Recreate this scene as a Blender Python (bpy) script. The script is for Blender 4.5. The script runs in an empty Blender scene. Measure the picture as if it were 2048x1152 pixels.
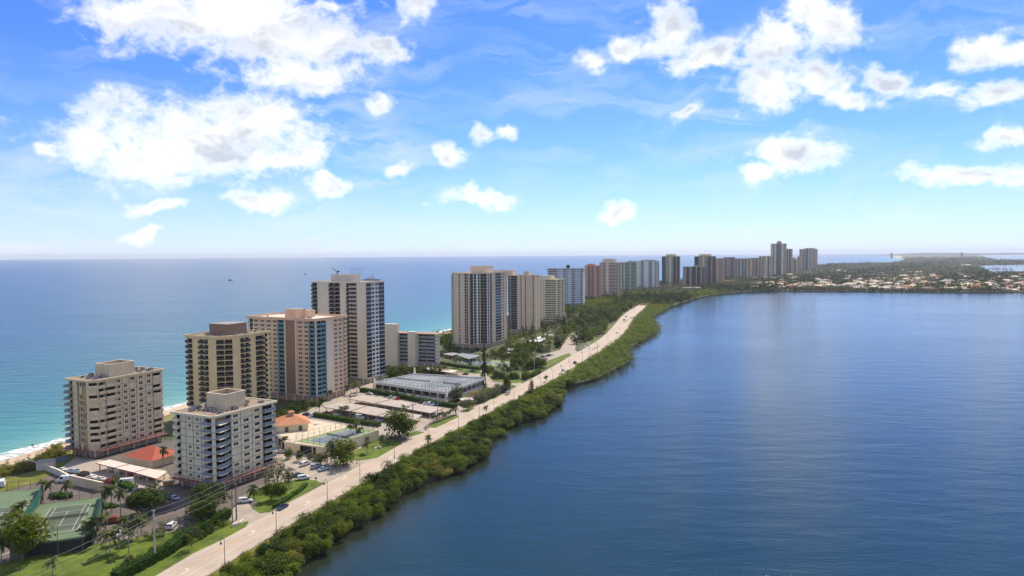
import bpy, bmesh, math, random
import numpy as np
from mathutils import Vector, Matrix
from mathutils.geometry import tessellate_polygon
random.seed(11); rng = np.random.default_rng(5)
sc = bpy.context.scene
col = sc.collection
R = math.radians
# ------------------------------------------------------------------ camera
F = 1450.0; CH = 83.0
pit = math.atan2(576-508.2, F); rol = .0065
Fw = Vector((0, math.cos(pit), -math.sin(pit))); U0 = Vector((0, math.sin(pit), math.cos(pit))); R0 = Vector((1, 0, 0))
Uv = U0*math.cos(rol)+R0*math.sin(rol); Rv = R0*math.cos(rol)-U0*math.sin(rol)
cam_d = bpy.data.cameras.new('camera'); cam = bpy.data.objects.new('camera', cam_d); col.objects.link(cam)
m = Matrix((Rv, Uv, -Fw)).transposed().to_4x4(); m.translation = Vector((0, 0, CH)); cam.matrix_world = m
cam_d.sensor_width = 36; cam_d.lens = F/2048*36; cam_d.clip_end = 90000; cam_d.clip_start = 1
sc.camera = cam
def G(u, v, z=0.0):
    d = Fw+Rv*((u-1024)/F)+Uv*((576-v)/F)
    t = (z-CH)/d.z
    return Vector((d.x*t, d.y*t, z))
# ------------------------------------------------------------------ sky, sun, exposure
SUN_EL, SUN_AZ = R(49), R(22)          # azimuth from +Y towards +X
vs = sc.view_settings; vs.view_transform = 'Standard'; vs.look = 'None'; vs.gamma = 1; vs.use_curve_mapping = False
vs.exposure = 0.9
world = bpy.data.worlds.new('World'); sc.world = world; world.use_nodes = True
def NT(nt):
    nt.nodes.clear()
    def N(t, ins=None, **k):
        n = nt.nodes.new(t)
        for a, b in k.items(): setattr(n, a, b)
        for i, s in (ins or {}).items():
            if isinstance(s, bpy.types.NodeSocket): nt.links.new(s, n.inputs[i])
            else: n.inputs[i].default_value = s
        return n
    return N
def build_world():
    N = NT(world.node_tree)
    out = N('ShaderNodeOutputWorld')
    sky = N('ShaderNodeTexSky', sky_type='NISHITA', sun_disc=False, sun_elevation=SUN_EL, sun_rotation=SUN_AZ,
            air_density=.75, dust_density=0.15, ozone_density=4.0, altitude=50)
    M = lambda op, a, b=0.0, c=0.0: N('ShaderNodeMath', {0: a, 1: b, 2: c}, operation=op).outputs[0]
    V = lambda op, a, b=(0, 0, 0): N('ShaderNodeVectorMath', {0: a, 1: b}, operation=op)
    tc = N('ShaderNodeTexCoord').outputs['Generated']
    sp = N('ShaderNodeSeparateXYZ', {0: tc})
    az = M('ARCTAN2', sp.outputs[0], sp.outputs[1])
    el = M('ARCSINE', sp.outputs[2])
    elp = M('MAXIMUM', el, 0.0)
    pc = N('ShaderNodeCombineXYZ', {0: az, 1: el}).outputs[0]
    # warp
    w = N('ShaderNodeTexNoise', {'Vector': pc, 'Scale': 9.0, 'Detail': 4.0, 'Roughness': .55})
    wv = V('SCALE', V('SUBTRACT', w.outputs['Color'], (.5, .5, .5)).outputs[0]); wv.inputs['Scale'].default_value = .085
    pw = V('ADD', pc, wv.outputs[0]).outputs[0]
    flat = V('MULTIPLY', pw, (1, 1, 0)).outputs[0]
    blobs = [(480,50,260,92),(640,95,160,60),(350,45,130,70),(600,150,120,50),(770,110,75,26),(280,55,90,32),
      (400,275,245,80),(520,255,145,72),(440,300,200,60),(300,325,120,50),(190,285,70,42),(570,325,95,30),(100,298,26,18),
      (515,385,58,24),(655,372,58,24),(325,415,55,15),(285,462,34,14),(765,215,32,26),(900,320,44,28),(800,342,32,14),(965,398,85,20),(965,275,28,22),(1020,262,32,20),
      (660,15,40,14),(845,25,38,42),(670,160,55,38),
      (1185,128,46,22),(1260,98,38,28),(1340,75,60,48),(1400,125,95,28),(1560,120,100,60),(1600,40,45,55),(1640,90,60,50),(1530,195,85,52),(1640,170,70,35),
      (1700,205,70,22),(1775,155,48,30),(1580,315,100,42),(1515,350,36,24),(1995,100,85,34),(2010,190,75,28),(2000,288,55,20),(1940,352,130,22),(1390,228,28,20),(1235,428,45,20),(1870,170,50,18)]
    acc = None
    for u, v, ru, rv in blobs:
        c = (math.atan((u-1024)/F), (508.2-.0065*(u-1024)-v)/F*math.cos(math.atan((u-1024)/F)), 0)
        d = V('LENGTH', V('MULTIPLY', V('SUBTRACT', flat, c).outputs[0], (F/ru/1.1, F/rv/1.1, 0)).outputs[0]).outputs['Value']
        m_ = M('SUBTRACT', 1.0, d)
        acc = m_ if acc is None else M('SMOOTH_MAX', acc, m_, .25)
    acc = M('MAXIMUM', acc, -.45)
    n1 = N('ShaderNodeTexNoise', {'Vector': V('MULTIPLY', pc, (1, 1.35, 1)).outputs[0], 'Scale': 17.0, 'Detail': 10.0, 'Roughness': .64, 'Distortion': .5}).outputs['Fac']
    n5 = N('ShaderNodeTexNoise', {'Vector': V('MULTIPLY', pc, (1, 1.2, 1)).outputs[0], 'Scale': 52.0, 'Detail': 7.0, 'Roughness': .6, 'Distortion': .2}).outputs['Fac']
    dens = M('ADD', M('MULTIPLY', acc, 1.5), M('ADD', M('MULTIPLY', M('SUBTRACT', n1, .50), 2.7), M('MULTIPLY', M('SUBTRACT', n5, .5), 1.5)))
    # unseen cumulus outside the view, made denser to add white fill light
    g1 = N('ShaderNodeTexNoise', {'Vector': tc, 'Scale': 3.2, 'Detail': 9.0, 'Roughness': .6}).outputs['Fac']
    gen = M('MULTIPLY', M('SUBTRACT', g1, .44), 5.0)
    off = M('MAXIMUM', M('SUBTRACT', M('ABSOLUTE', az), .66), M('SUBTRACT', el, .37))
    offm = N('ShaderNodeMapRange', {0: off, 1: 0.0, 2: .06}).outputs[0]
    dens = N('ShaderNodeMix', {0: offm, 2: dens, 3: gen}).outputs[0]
    cl = N('ShaderNodeMapRange', {0: dens, 1: -.05, 2: 1.35}, interpolation_type='SMOOTHSTEP').outputs[0]
    core = N('ShaderNodeMapRange', {0: dens, 1: .45, 2: 1.4}, interpolation_type='SMOOTHSTEP').outputs[0]
    n2 = N('ShaderNodeTexNoise', {'Vector': V('MULTIPLY', pw, (3, 6, 1)).outputs[0], 'Scale': 4.0, 'Detail': 5.0}).outputs['Fac']
    core = M('MULTIPLY', core, N('ShaderNodeMapRange', {0: n2, 1: .38, 2: .60}).outputs[0])
    # thin cirrus streaks
    rot = N('ShaderNodeMapping', {'Vector': pw, 'Rotation': (0, 0, R(-32)), 'Scale': (1.6, 9.0, 1)}).outputs[0]
    n3 = N('ShaderNodeTexNoise', {'Vector': rot, 'Scale': 3.0, 'Detail': 8.0, 'Roughness': .6, 'Distortion': .6}).outputs['Fac']
    ci = N('ShaderNodeMapRange', {0: n3, 1: .45, 2: .75, 3: 0.0, 4: .62}).outputs[0]
    n4 = N('ShaderNodeTexNoise', {'Vector': pw, 'Scale': 4.0, 'Detail': 3.0}).outputs['Fac']
    ci = M('MULTIPLY', ci, N('ShaderNodeMapRange', {0: n4, 1: .35, 2: .6}).outputs[0])
    # horizon veil
    veil = M('MULTIPLY', M('POWER', 2.718, M('MULTIPLY', elp, -15.0)), .88)
    cool = N('ShaderNodeHueSaturation', {'Saturation': 1.12, 'Value': 1.0, 'Fac': 1.0, 'Color': sky.outputs[0]}).outputs[0]
    tint = N('ShaderNodeMix', {0: 1.0, 6: cool, 7: (SKT[0], SKT[1], SKT[2], 1)}, data_type='RGBA', blend_type='MULTIPLY').outputs[2]
    W = VW; C_ = CLW
    s = N('ShaderNodeMix', {0: veil, 6: tint, 7: (W*.80, W*.87, W*.95, 1)}, data_type='RGBA').outputs[2]
    s = N('ShaderNodeMix', {0: ci, 6: s, 7: (W*.88, W*.94, W*1.0, 1)}, data_type='RGBA').outputs[2]
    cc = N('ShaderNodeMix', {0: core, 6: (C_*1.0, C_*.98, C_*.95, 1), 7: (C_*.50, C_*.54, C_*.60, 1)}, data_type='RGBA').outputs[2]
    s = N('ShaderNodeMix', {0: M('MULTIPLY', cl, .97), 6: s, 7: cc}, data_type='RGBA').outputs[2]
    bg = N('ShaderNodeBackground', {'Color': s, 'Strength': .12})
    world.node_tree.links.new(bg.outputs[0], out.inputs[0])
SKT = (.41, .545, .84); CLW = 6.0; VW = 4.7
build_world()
sun_d = bpy.data.lights.new('sun', 'SUN'); sun_d.energy = 3.0; sun_d.angle = R(.53); sun_d.color = (1, .90, .76)
sun = bpy.data.objects.new('sun', sun_d); col.objects.link(sun)
sdir = Vector((math.sin(SUN_AZ)*math.cos(SUN_EL), math.cos(SUN_AZ)*math.cos(SUN_EL), math.sin(SUN_EL)))
sun.rotation_euler = (-sdir).to_track_quat('-Z', 'Y').to_euler()

# ------------------------------------------------------------------ materials
MATS = {}
def mat(name, c, rough=.8, var=.12, scale=.5, spec=.3, c2=None, bump=0, bscale=6, metal=0, streak=0, objrand=0, trans=0, detail=6.0):
    """plain procedural material: base colour with noise wear, optional streaks and per-object variation"""
    mt = bpy.data.materials.new(name); mt.use_nodes = True
    N = NT(mt.node_tree); L = mt.node_tree.links
    out = N('ShaderNodeOutputMaterial')
    tc = N('ShaderNodeTexCoord').outputs['Object']
    geo = N('ShaderNodeNewGeometry').outputs['Position']
    n = N('ShaderNodeTexNoise', {'Vector': geo, 'Scale': scale, 'Detail': detail, 'Roughness': .65}).outputs['Fac']
    k = N('ShaderNodeMapRange', {0: n, 1: .3, 2: .7}).outputs[0]
    ca = tuple(x*(1-var) for x in c)+(1,)
    cb = (tuple(c2) if c2 else tuple(min(1, x*(1+var)) for x in c))+(1,)
    cc = N('ShaderNodeMix', {0: k, 6: ca, 7: cb}, data_type='RGBA').outputs[2]
    if streak:
        mp = N('ShaderNodeMapping', {'Vector': geo, 'Scale': (1.3, 1.3, .06)}).outputs[0]
        s = N('ShaderNodeTexNoise', {'Vector': mp, 'Scale': 1.2, 'Detail': 5.0}).outputs['Fac']
        sk = N('ShaderNodeMapRange', {0: s, 1: .5, 2: .75, 3: 0.0, 4: streak}).outputs[0]
        cc = N('ShaderNodeMix', {0: sk, 6: cc, 7: tuple(x*.45 for x in c)+(1,)}, data_type='RGBA').outputs[2]
    if objrand:
        oi = N('ShaderNodeObjectInfo').outputs['Random']
        v = N('ShaderNodeMapRange', {0: oi, 3: 1-objrand, 4: 1+objrand}).outputs[0]
        cc = N('ShaderNodeHueSaturation', {'Hue': .5, 'Saturation': 1.0, 'Value': v, 'Fac': 1.0, 'Color': cc}).outputs[0]
    b = N('ShaderNodeBsdfPrincipled', {'Base Color': cc, 'Roughness': rough, 'Metallic': metal})
    b.inputs['Specular IOR Level'].default_value = spec
    if bump:
        bn = N('ShaderNodeTexNoise', {'Vector': geo, 'Scale': bscale, 'Detail': 4.0}).outputs['Fac']
        bp = N('ShaderNodeBump', {'Height': bn, 'Strength': bump, 'Distance': .1}).outputs[0]
        L.new(bp, b.inputs['Normal'])
    L.new(b.outputs[0], out.inputs[0])
    MATS[name] = mt; return mt
def glassmat(name, c, rough=.12, rnd=.6):
    mt = bpy.data.materials.new(name); mt.use_nodes = True
    N = NT(mt.node_tree); out = N('ShaderNodeOutputMaterial')
    geo = N('ShaderNodeNewGeometry').outputs['Position']
    n = N('ShaderNodeTexNoise', {'Vector': geo, 'Scale': .35, 'Detail': 2.0}).outputs['Fac']
    oi = N('ShaderNodeObjectInfo').outputs['Random']
    s = N('ShaderNodeMath', {0: n, 1: oi}, operation='MULTIPLY').outputs[0]
    k = N('ShaderNodeMapRange', {0: s, 1: .15, 2: .6}).outputs[0]
    cc = N('ShaderNodeMix', {0: k, 6: tuple(x*(1-rnd) for x in c)+(1,), 7: tuple(x*(1+rnd*1.5) for x in c)+(1,)}, data_type='RGBA').outputs[2]
    b = N('ShaderNodeBsdfPrincipled', {'Base Color': cc, 'Roughness': rough})
    b.inputs['Specular IOR Level'].default_value = .6
    mt.node_tree.links.new(b.outputs[0], out.inputs[0]); MATS[name] = mt; return mt
def leafmat(name, a, b_, tr=.35, sc_=.35):
    mt = bpy.data.materials.new(name); mt.use_nodes = True
    N = NT(mt.node_tree); out = N('ShaderNodeOutputMaterial')
    geo = N('ShaderNodeNewGeometry').outputs['Position']
    n = N('ShaderNodeTexNoise', {'Vector': geo, 'Scale': sc_, 'Detail': 6.0, 'Roughness': .75}).outputs['Fac']
    oi = N('ShaderNodeObjectInfo').outputs['Random']
    s = N('ShaderNodeMath', {0: N('ShaderNodeMath', {0: n, 1: .62}, operation='MULTIPLY').outputs[0], 1: N('ShaderNodeMath', {0: oi, 1: .38}, operation='MULTIPLY').outputs[0]}, operation='ADD').outputs[0]
    k = N('ShaderNodeMapRange', {0: s, 1: .3, 2: .7}).outputs[0]
    cc = N('ShaderNodeMix', {0: k, 6: tuple(a)+(1,), 7: tuple(b_)+(1,)}, data_type='RGBA').outputs[2]
    d = N('ShaderNodeBsdfPrincipled', {'Base Color': cc, 'Roughness': .65}); d.inputs['Specular IOR Level'].default_value = .1
    tcol = N('ShaderNodeMix', {0: 1.0, 6: cc, 7: (1.5, 1.45, .5, 1)}, data_type='RGBA', blend_type='MULTIPLY').outputs[2]
    t = N('ShaderNodeBsdfTranslucent', {'Color': tcol})
    mx = N('ShaderNodeMixShader', {0: tr, 1: d.outputs[0], 2: t.outputs[0]})
    mt.node_tree.links.new(mx.outputs[0], out.inputs[0]); MATS[name] = mt; return mt
# paving and ground
mat('land_soil', (.05, .075, .018), c2=(.13, .12, .05), scale=.06, var=.2, rough=.95)
mat('far_soil', (.05, .07, .03), c2=(.16, .14, .10), scale=.02, var=.3, rough=.95)
mat('mangrove_mud', (.035, .04, .018), c2=(.07, .065, .03), scale=.3)
mat('lawn', (.055, .100, .004), c2=(.145, .195, .012), scale=.16, var=.3, rough=.9, bump=.5, bscale=3)
mat('dry_lawn', (.10, .13, .008), c2=(.21, .19, .03), scale=.15, var=.2, rough=.9)
mat('asphalt', (.115, .092, .078), c2=(.165, .135, .112), scale=.15, var=.15, rough=.85)
mat('road_asphalt', (.42, .335, .25), c2=(.495, .40, .305), scale=.08, var=.08, rough=.8)
mat('concrete', (.36, .30, .235), c2=(.43, .36, .28), scale=.2, var=.15, rough=.85)
mat('deck_cream', (.56, .46, .32), c2=(.66, .56, .40), scale=.3, var=.1)
mat('paint_white', (.62, .56, .48), rough=.7)
mat('paint_yellow', (.52, .30, .10), rough=.7, var=.25, scale=1.2)
mat('sand', (.50, .37, .25), c2=(.62, .48, .34), scale=.12, var=.15, rough=.95)
mat('dune', (.16, .17, .05), c2=(.30, .25, .10), scale=.25, var=.25, rough=.95)
mat('court_green', (.115, .17, .085), c2=(.14, .20, .10), scale=.2, var=.06)
mat('court_dark', (.075, .10, .065), c2=(.09, .115, .075), scale=.2, var=.06)
mat('court_blue', (.13, .165, .20), c2=(.155, .19, .225), scale=.2, var=.08)
mat('court_grey', (.19, .22, .24), c2=(.24, .265, .28), scale=.15, var=.1)
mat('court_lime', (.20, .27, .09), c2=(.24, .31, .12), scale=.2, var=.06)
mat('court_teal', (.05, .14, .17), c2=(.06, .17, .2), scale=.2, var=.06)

# ------------------------------------------------------------------ mesh helpers
class MB:
    def __init__(s): s.v = []; s.f = []; s.m = []; s.mats = []
    def mi(s, name):
        if name not in s.mats: s.mats.append(name)
        return s.mats.index(name)
    def face(s, pts, mn):
        i = len(s.v); s.v.extend([tuple(p) for p in pts]); s.f.append(tuple(range(i, i+len(pts)))); s.m.append(s.mi(mn))
    def box(s, c, d, mn, rz=0, top=None):
        """centre c, full size d, turned rz; top = taper factor"""
        x, y, z = d[0]/2, d[1]/2, d[2]/2; t = 1 if top is None else top
        P = [(-x, -y, -z), (x, -y, -z), (x, y, -z), (-x, y, -z), (-x*t, -y*t, z), (x*t, -y*t, z), (x*t, y*t, z), (-x*t, y*t, z)]
        ca, sa = math.cos(rz), math.sin(rz); i = len(s.v)
        s.v.extend([(c[0]+a*ca-b*sa, c[1]+a*sa+b*ca, c[2]+h) for a, b, h in P])
        for q in ((0, 3, 2, 1), (4, 5, 6, 7), (0, 1, 5, 4), (1, 2, 6, 5), (2, 3, 7, 6), (3, 0, 4, 7)):
            s.f.append(tuple(i+k for k in q)); s.m.append(s.mi(mn))
    def bar(s, a, b, r, mn, n=5, r2=None):
        a = Vector(a); b = Vector(b); d = (b-a).normalized(); r2 = r if r2 is None else r2
        x = d.orthogonal().normalized(); y = d.cross(x); i = len(s.v)
        for p, rr in ((a, r), (b, r2)):
            for k in range(n):
                t = 2*math.pi*k/n; s.v.append(tuple(p+x*(rr*math.cos(t))+y*(rr*math.sin(t))))
        for k in range(n): s.f.append((i+k, i+(k+1) % n, i+n+(k+1) % n, i+n+k)); s.m.append(s.mi(mn))
        s.f.append(tuple(i+k for k in range(n))[::-1]); s.m.append(s.mi(mn))
        s.f.append(tuple(i+n+k for k in range(n))); s.m.append(s.mi(mn))
    def prism(s, poly, z0, z1, mn, side=None, top=True, bottom=False):
        n = len(poly)
        for k in range(n):
            a = poly[k]; b = poly[(k+1) % n]
            s.face([(a[0], a[1], z0), (b[0], b[1], z0), (b[0], b[1], z1), (a[0], a[1], z1)], side or mn)
        for z, on, fl in ((z1, top, 1), (z0, bottom, -1)):
            if on:
                for t in tessellate_polygon([[Vector((p[0], p[1], 0)) for p in poly]]):
                    q = [(poly[j][0], poly[j][1], z) for j in t]
                    if ((q[1][0]-q[0][0])*(q[2][1]-q[0][1])-(q[1][1]-q[0][1])*(q[2][0]-q[0][0]))*fl < 0: q = q[::-1]
                    s.face(q, mn)
    def mesh(s, name):
        me = bpy.data.meshes.new(name); me.from_pydata(s.v, [], s.f)
        for a in s.mats: me.materials.append(MATS[a])
        if s.f: me.polygons.foreach_set('material_index', s.m)
        me.update(); return me
    def build(s, name, parent=None, **tags):
        return place(s.mesh(name), name, parent, **tags)
def place(me, name, parent=None, loc=None, rz=0, scale=None, **tags):
    o = bpy.data.objects.new(name, me); col.objects.link(o)
    if parent is not None: o.parent = parent
    if loc is not None: o.location = loc
    if rz: o.rotation_euler.z = rz
    if scale is not None: o.scale = scale if hasattr(scale, '__len__') else (scale,)*3
    for k, v in tags.items(): o[k] = v
    return o
def thing(name, label, cat, loc=(0, 0, 0), rz=0, group=None, me=None):
    o = place(me, name, None, loc, rz); o['label'] = label; o['category'] = cat
    if group: o['group'] = group
    return o
def copy_tree(o, parent=None):
    c = o.copy(); col.objects.link(c); c.parent = parent
    for ch in list(o.children): copy_tree(ch, c)
    return c
def offset_line(pts, d):
    """offset an open polyline to its right by d (number or list)"""
    out = []
    for i, p in enumerate(pts):
        a = pts[max(0, i-1)]; b = pts[min(len(pts)-1, i+1)]
        t = Vector((b[0]-a[0], b[1]-a[1])).normalized(); dd = d[i] if hasattr(d, '__len__') else d
        out.append((p[0]+t.y*dd, p[1]-t.x*dd))
    return out
def densify(pts, step):
    out = []
    for a, b in zip(pts[:-1], pts[1:]):
        n = max(1, int(math.hypot(b[0]-a[0], b[1]-a[1])/step))
        for k in range(n): out.append((a[0]+(b[0]-a[0])*k/n, a[1]+(b[1]-a[1])*k/n))
    out.append(pts[-1]); return out
def smooth(pts, it=3):
    for _ in range(it):
        q = [pts[0]]
        for a, b in zip(pts[:-1], pts[1:]):
            q += [(a[0]*.75+b[0]*.25, a[1]*.75+b[1]*.25), (a[0]*.25+b[0]*.75, a[1]*.25+b[1]*.75)]
        q.append(pts[-1]); pts = q
    return pts
def sheet(name, poly, z, mn, kind='structure', **t):
    b = MB(); b.prism([(p[0], p[1]) for p in poly], z-.5, z, mn, top=True)
    b.f = b.f[len(poly):]; b.m = b.m[len(poly):]
    if kind: t['kind'] = kind
    return b.build(name, None, **t)
def PX(l, z=0): return [tuple(G(u, v, z))[:2] for u, v in l]
def inside(p, poly):
    x, y = p[0], p[1]; c = False; j = len(poly)-1
    for i in range(len(poly)):
        xi, yi = poly[i][0], poly[i][1]; xj, yj = poly[j][0], poly[j][1]
        if (yi > y) != (yj > y) and x < (xj-xi)*(y-yi)/(yj-yi)+xi: c = not c
        j = i
    return c
def lerp_line(line, y):
    for a, b in zip(line[:-1], line[1:]):
        if a[1] <= y <= b[1]: return a[0]+(b[0]-a[0])*(y-a[1])/(b[1]-a[1])
    return line[-1][0] if y > line[-1][1] else line[0][0]

# ------------------------------------------------------------------ coast lines (world metres)
ROADL = [(-130, 60), (-94, 185), (-82, 220), (-70, 255), (-59, 287), (-41, 342), (-16, 402), (9, 467), (33, 540), (57, 614), (76, 670), (95, 736), (119, 839), (149, 975), (196, 1135), (222, 1230), (250, 1330), (280, 1430)]
ROADR = [(-116, 60), (-80, 185), (-69, 220), (-57, 255), (-46, 290), (-27, 342), (-2, 402), (24, 467), (49, 540), (74, 614), (93, 670), (112, 736), (136, 839), (167, 975), (211, 1135), (235, 1225), (262, 1325), (292, 1425)]
SHORE = [(-330, -300), (-270, 60), (-212, 300), (-191, 397), (-130, 600), (-77, 776), (5, 1050), (90, 1322), (330, 1900), (760, 2700), (1250, 3500), (2061, 4850), (2318, 4970), (2740, 5320), (3790, 7080), (8147, 15800)]
WATL = [(-190, -300), (-110, 0), (-80, 120), (-58, 194), (-55, 205), (-50, 219), (-46, 224), (-42, 244), (-33, 263), (-22, 277), (-15, 295), (-12, 320), (-7, 345), (9, 363), (21, 390), (27, 415), (30, 447), (55, 478), (90, 554), (100, 626), (143, 739), (166, 813), (168, 879), (190, 962), (244, 1120), (316, 1282), (384, 1413), (453, 1504), (547, 1573), (710, 1540), (1010, 1460), (1500, 1400), (3000, 1300)]
ROADL_S = smooth(ROADL, 3); ROADR_S = smooth(ROADR, 3)
def build_setting():
    # water: one polar sheet, split under the island into the sea and the lagoon
    ang = list(np.linspace(-50, 50, 170))+list(np.linspace(50, 310, 60))[1:-1]
    rad = [0.0]+list(np.geomspace(60, 32000, 190))
    A = np.radians(np.array(ang)); rr = np.array(rad)
    X = np.outer(rr, np.sin(A)); Y = np.outer(rr, np.cos(A))
    na = len(ang); nr = len(rad)
    pts = np.stack([X.ravel(), Y.ravel()], 1)
    dist = np.full(len(pts), 1e9)
    for a, b in zip(SHORE[:-1], SHORE[1:]):
        a = np.array(a, float); b = np.array(b, float); ab = b-a
        t = np.clip(((pts-a)@ab)/(ab@ab), 0, 1); q = a+t[:, None]*ab
        dist = np.minimum(dist, np.hypot(*(pts-q).T))
    dw = np.full(len(pts), 1e9)
    for a, b in zip(WATL[:-1], WATL[1:]):
        a = np.array(a, float); b = np.array(b, float); ab = b-a
        t = np.clip(((pts-a)@ab)/(ab@ab), 0, 1); q = a+t[:, None]*ab
        dw = np.minimum(dw, np.hypot(*(pts-q).T))
    mid = [(-400, -33000), (-230, -300), (-190, 60), (-130, 290), (-90, 420), (-20, 700), (60, 1000), (170, 1300), (420, 1800), (900, 2500), (1600, 3500), (3500, 6000), (9000, 14000), (20000, 33000)]
    mx = np.interp(Y, [p[1] for p in mid], [p[0] for p in mid])
    idx = np.arange(nr*na).reshape(nr, na)
    sea_f, lag_f = [], []
    for i in range(nr-1):
        for j in range(na):
            j2 = (j+1) % na
            f = (idx[i, j], idx[i+1, j], idx[i+1, j2], idx[i, j2])
            cx = (X[i, j]+X[i+1, j]+X[i+1, j2]+X[i, j2])/4; cm = (mx[i, j]+mx[i+1, j]+mx[i+1, j2]+mx[i, j2])/4
            (sea_f if cx < cm else lag_f).append(f[::-1])
    for name, fs, dd in (('sea', sea_f, dist), ('lagoon', lag_f, dw)):
        used = sorted({int(k) for f in fs for k in f}); mp = {k: n for n, k in enumerate(used)}
        me = bpy.data.meshes.new(name)
        me.from_pydata([(pts[k, 0], pts[k, 1], -1.2) for k in used], [], [tuple(mp[int(k)] for k in (f if i_ else f)) for i_, f in enumerate(fs)])
        at = me.attributes.new('shore', 'FLOAT', 'POINT'); at.data.foreach_set('value', np.array([dd[k] for k in used], dtype=np.float32))
        me.materials.append(water_mat(name)); me.update()
        place(me, name, kind='structure')
    # land
    inl = offset_line(SHORE, [14]*9+[18, 25, 60, 60, 80, 160, 200])
    poly = WATL+[(30000, 1300), (30000, 30500), (9500, 16500)]+inl[::-1]
    b = MB(); b.prism(poly, -4, 0, 'land_soil', side='mangrove_mud')
    b.build('land', kind='structure')
    # beach and surf
    s = densify(SHORE[:10], 12)+SHORE[10:]
    s1 = offset_line(s, 15); s1[-6:] = [(p[0]+q*.8, p[1]-q*.5) for p, q in zip(s[-6:], (30, 50, 60, 90, 190, 230))]
    b = MB()
    jit = [random.uniform(-1.2, 1.2) for _ in s]
    s0 = offset_line(s, [-4]*len(s)); s1 = [(p[0]+j, p[1]) for p, j in zip(s1, jit)]
    for i in range(len(s)-1): b.face([(*s0[i], -1.7), (*s1[i], .05), (*s1[i+1], .05), (*s0[i+1], -1.7)][::-1], 'sand')
    b.build('beach', kind='structure')
    b = MB()
    o0 = offset_line(s, [1.5+random.uniform(-1, 1) for _ in s]); o1 = offset_line(s, [-13-4*math.sin(i*.7)+random.uniform(-3, 3)+min(8, max(0, (p_[1]-320)*.08)) for i, p_ in enumerate(s)])
    for i in range(len(s)-1): b.face([(*o1[i], -1.17), (*o0[i], -1.1), (*o0[i+1], -1.1), (*o1[i+1], -1.17)][::-1], 'surf')
    b.build('surf', kind='stuff', label='white surf breaking along the sand beach', category='surf')
    # dune greenery band
    d0 = offset_line(s, 15); d1 = offset_line(s, 27); n = 70
    b = MB()
    for i in range(n): b.face([(*d0[i], .03), (*d1[i], .03), (*d1[i+1], .03), (*d0[i+1], .03)][::-1], 'dune')
    b.build('dune_ground', kind='structure')
def water_mat(name):
    mt = bpy.data.materials.new(name); mt.use_nodes = True
    N = NT(mt.node_tree); L = mt.node_tree.links; out = N('ShaderNodeOutputMaterial')
    geo = N('ShaderNodeNewGeometry').outputs['Position']
    at = N('ShaderNodeAttribute', attribute_name='shore').outputs['Fac']
    M = lambda op, a, b=0.0: N('ShaderNodeMath', {0: a, 1: b}, operation=op).outputs[0]
    lg = M('LOGARITHM', M('ADD', at, 2.0), 10.0)
    n = N('ShaderNodeTexNoise', {'Vector': N('ShaderNodeMapping', {'Vector': geo, 'Rotation': (0, 0, R(-14)), 'Scale': (.5, .12, 1)}).outputs[0] if name == 'sea' else geo,
          'Scale': .02 if name == 'sea' else .03, 'Detail': 6.0, 'Roughness': .6}).outputs['Fac']
    lg = M('ADD', lg, M('MULTIPLY', M('SUBTRACT', n, .5), .55 if name == 'sea' else .5))  # on the sea, stretched noise puts cloud-shadow and wind bands into the colour
    fac = M('DIVIDE', lg, 4.0)
    cr = N('ShaderNodeValToRGB', {'Fac': fac}); e = cr.color_ramp.elements
    if name == 'sea':
        st = [(.10, (.36, .44, .33)), (.25, (.13, .34, .27)), (.40, (.04, .23, .205)), (.52, (.018, .145, .17)), (.64, (.010, .085, .135)), (.80, (.008, .055, .105)), (1, (.007, .045, .09))]
    else:
        st = [(.0, (.03, .03, .012)), (.22, (.018, .026, .016)), (.34, (.003, .030, .042)), (.55, (.002, .030, .052)), (1, (.002, .032, .055))]
    e[0].position = st[0][0]; e[0].color = st[0][1]+(1,); e[1].position = st[-1][0]; e[1].color = st[-1][1]+(1,)
    for p, c in st[1:-1]:
        x = e.new(p); x.color = c+(1,)
    bs = N('ShaderNodeBsdfPrincipled', {'Base Color': cr.outputs[0], 'IOR': 1.33, 'Roughness': .22 if name == 'sea' else .13})
    bs.inputs['Specular IOR Level'].default_value = .4 if name == 'sea' else .34
    # ripples: short chop plus longer swell
    rz = R(-20) if name == 'sea' else R(28)
    m1 = N('ShaderNodeMapping', {'Vector': geo, 'Rotation': (0, 0, rz), 'Scale': (.35, 1.0, 1)}).outputs[0]
    w1 = N('ShaderNodeTexNoise', {'Vector': m1, 'Scale': .55 if name == 'sea' else 1.0, 'Detail': 5.0, 'Roughness': .62}).outputs['Fac']
    w2 = N('ShaderNodeTexNoise', {'Vector': m1, 'Scale': .11, 'Detail': 3.0, 'Roughness': .5, 'Distortion': .4}).outputs['Fac']
    h = M('ADD', M('MULTIPLY', w1, .5), M('MULTIPLY', w2, 1.3 if name == 'sea' else 1.7))
    ml = N('ShaderNodeMapping', {'Vector': geo, 'Rotation': (0, 0, R(8)), 'Scale': (.35, 1.0, 1)}).outputs[0]
    lane = N('ShaderNodeTexNoise', {'Vector': ml, 'Scale': .012, 'Detail': 5.0, 'Roughness': .6, 'Distortion': .8}).outputs['Fac']
    lane = N('ShaderNodeMapRange', {0: lane, 1: .35, 2: .65, 3: .5, 4: 1.0}).outputs[0]
    bp = N('ShaderNodeBump', {'Height': h, 'Strength': lane, 'Distance': 2.0 if name == 'sea' else .25}).outputs[0]
    L.new(bp, bs.inputs['Normal']); L.new(bs.outputs[0], out.inputs[0]); MATS[name] = mt
    return mt
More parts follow.
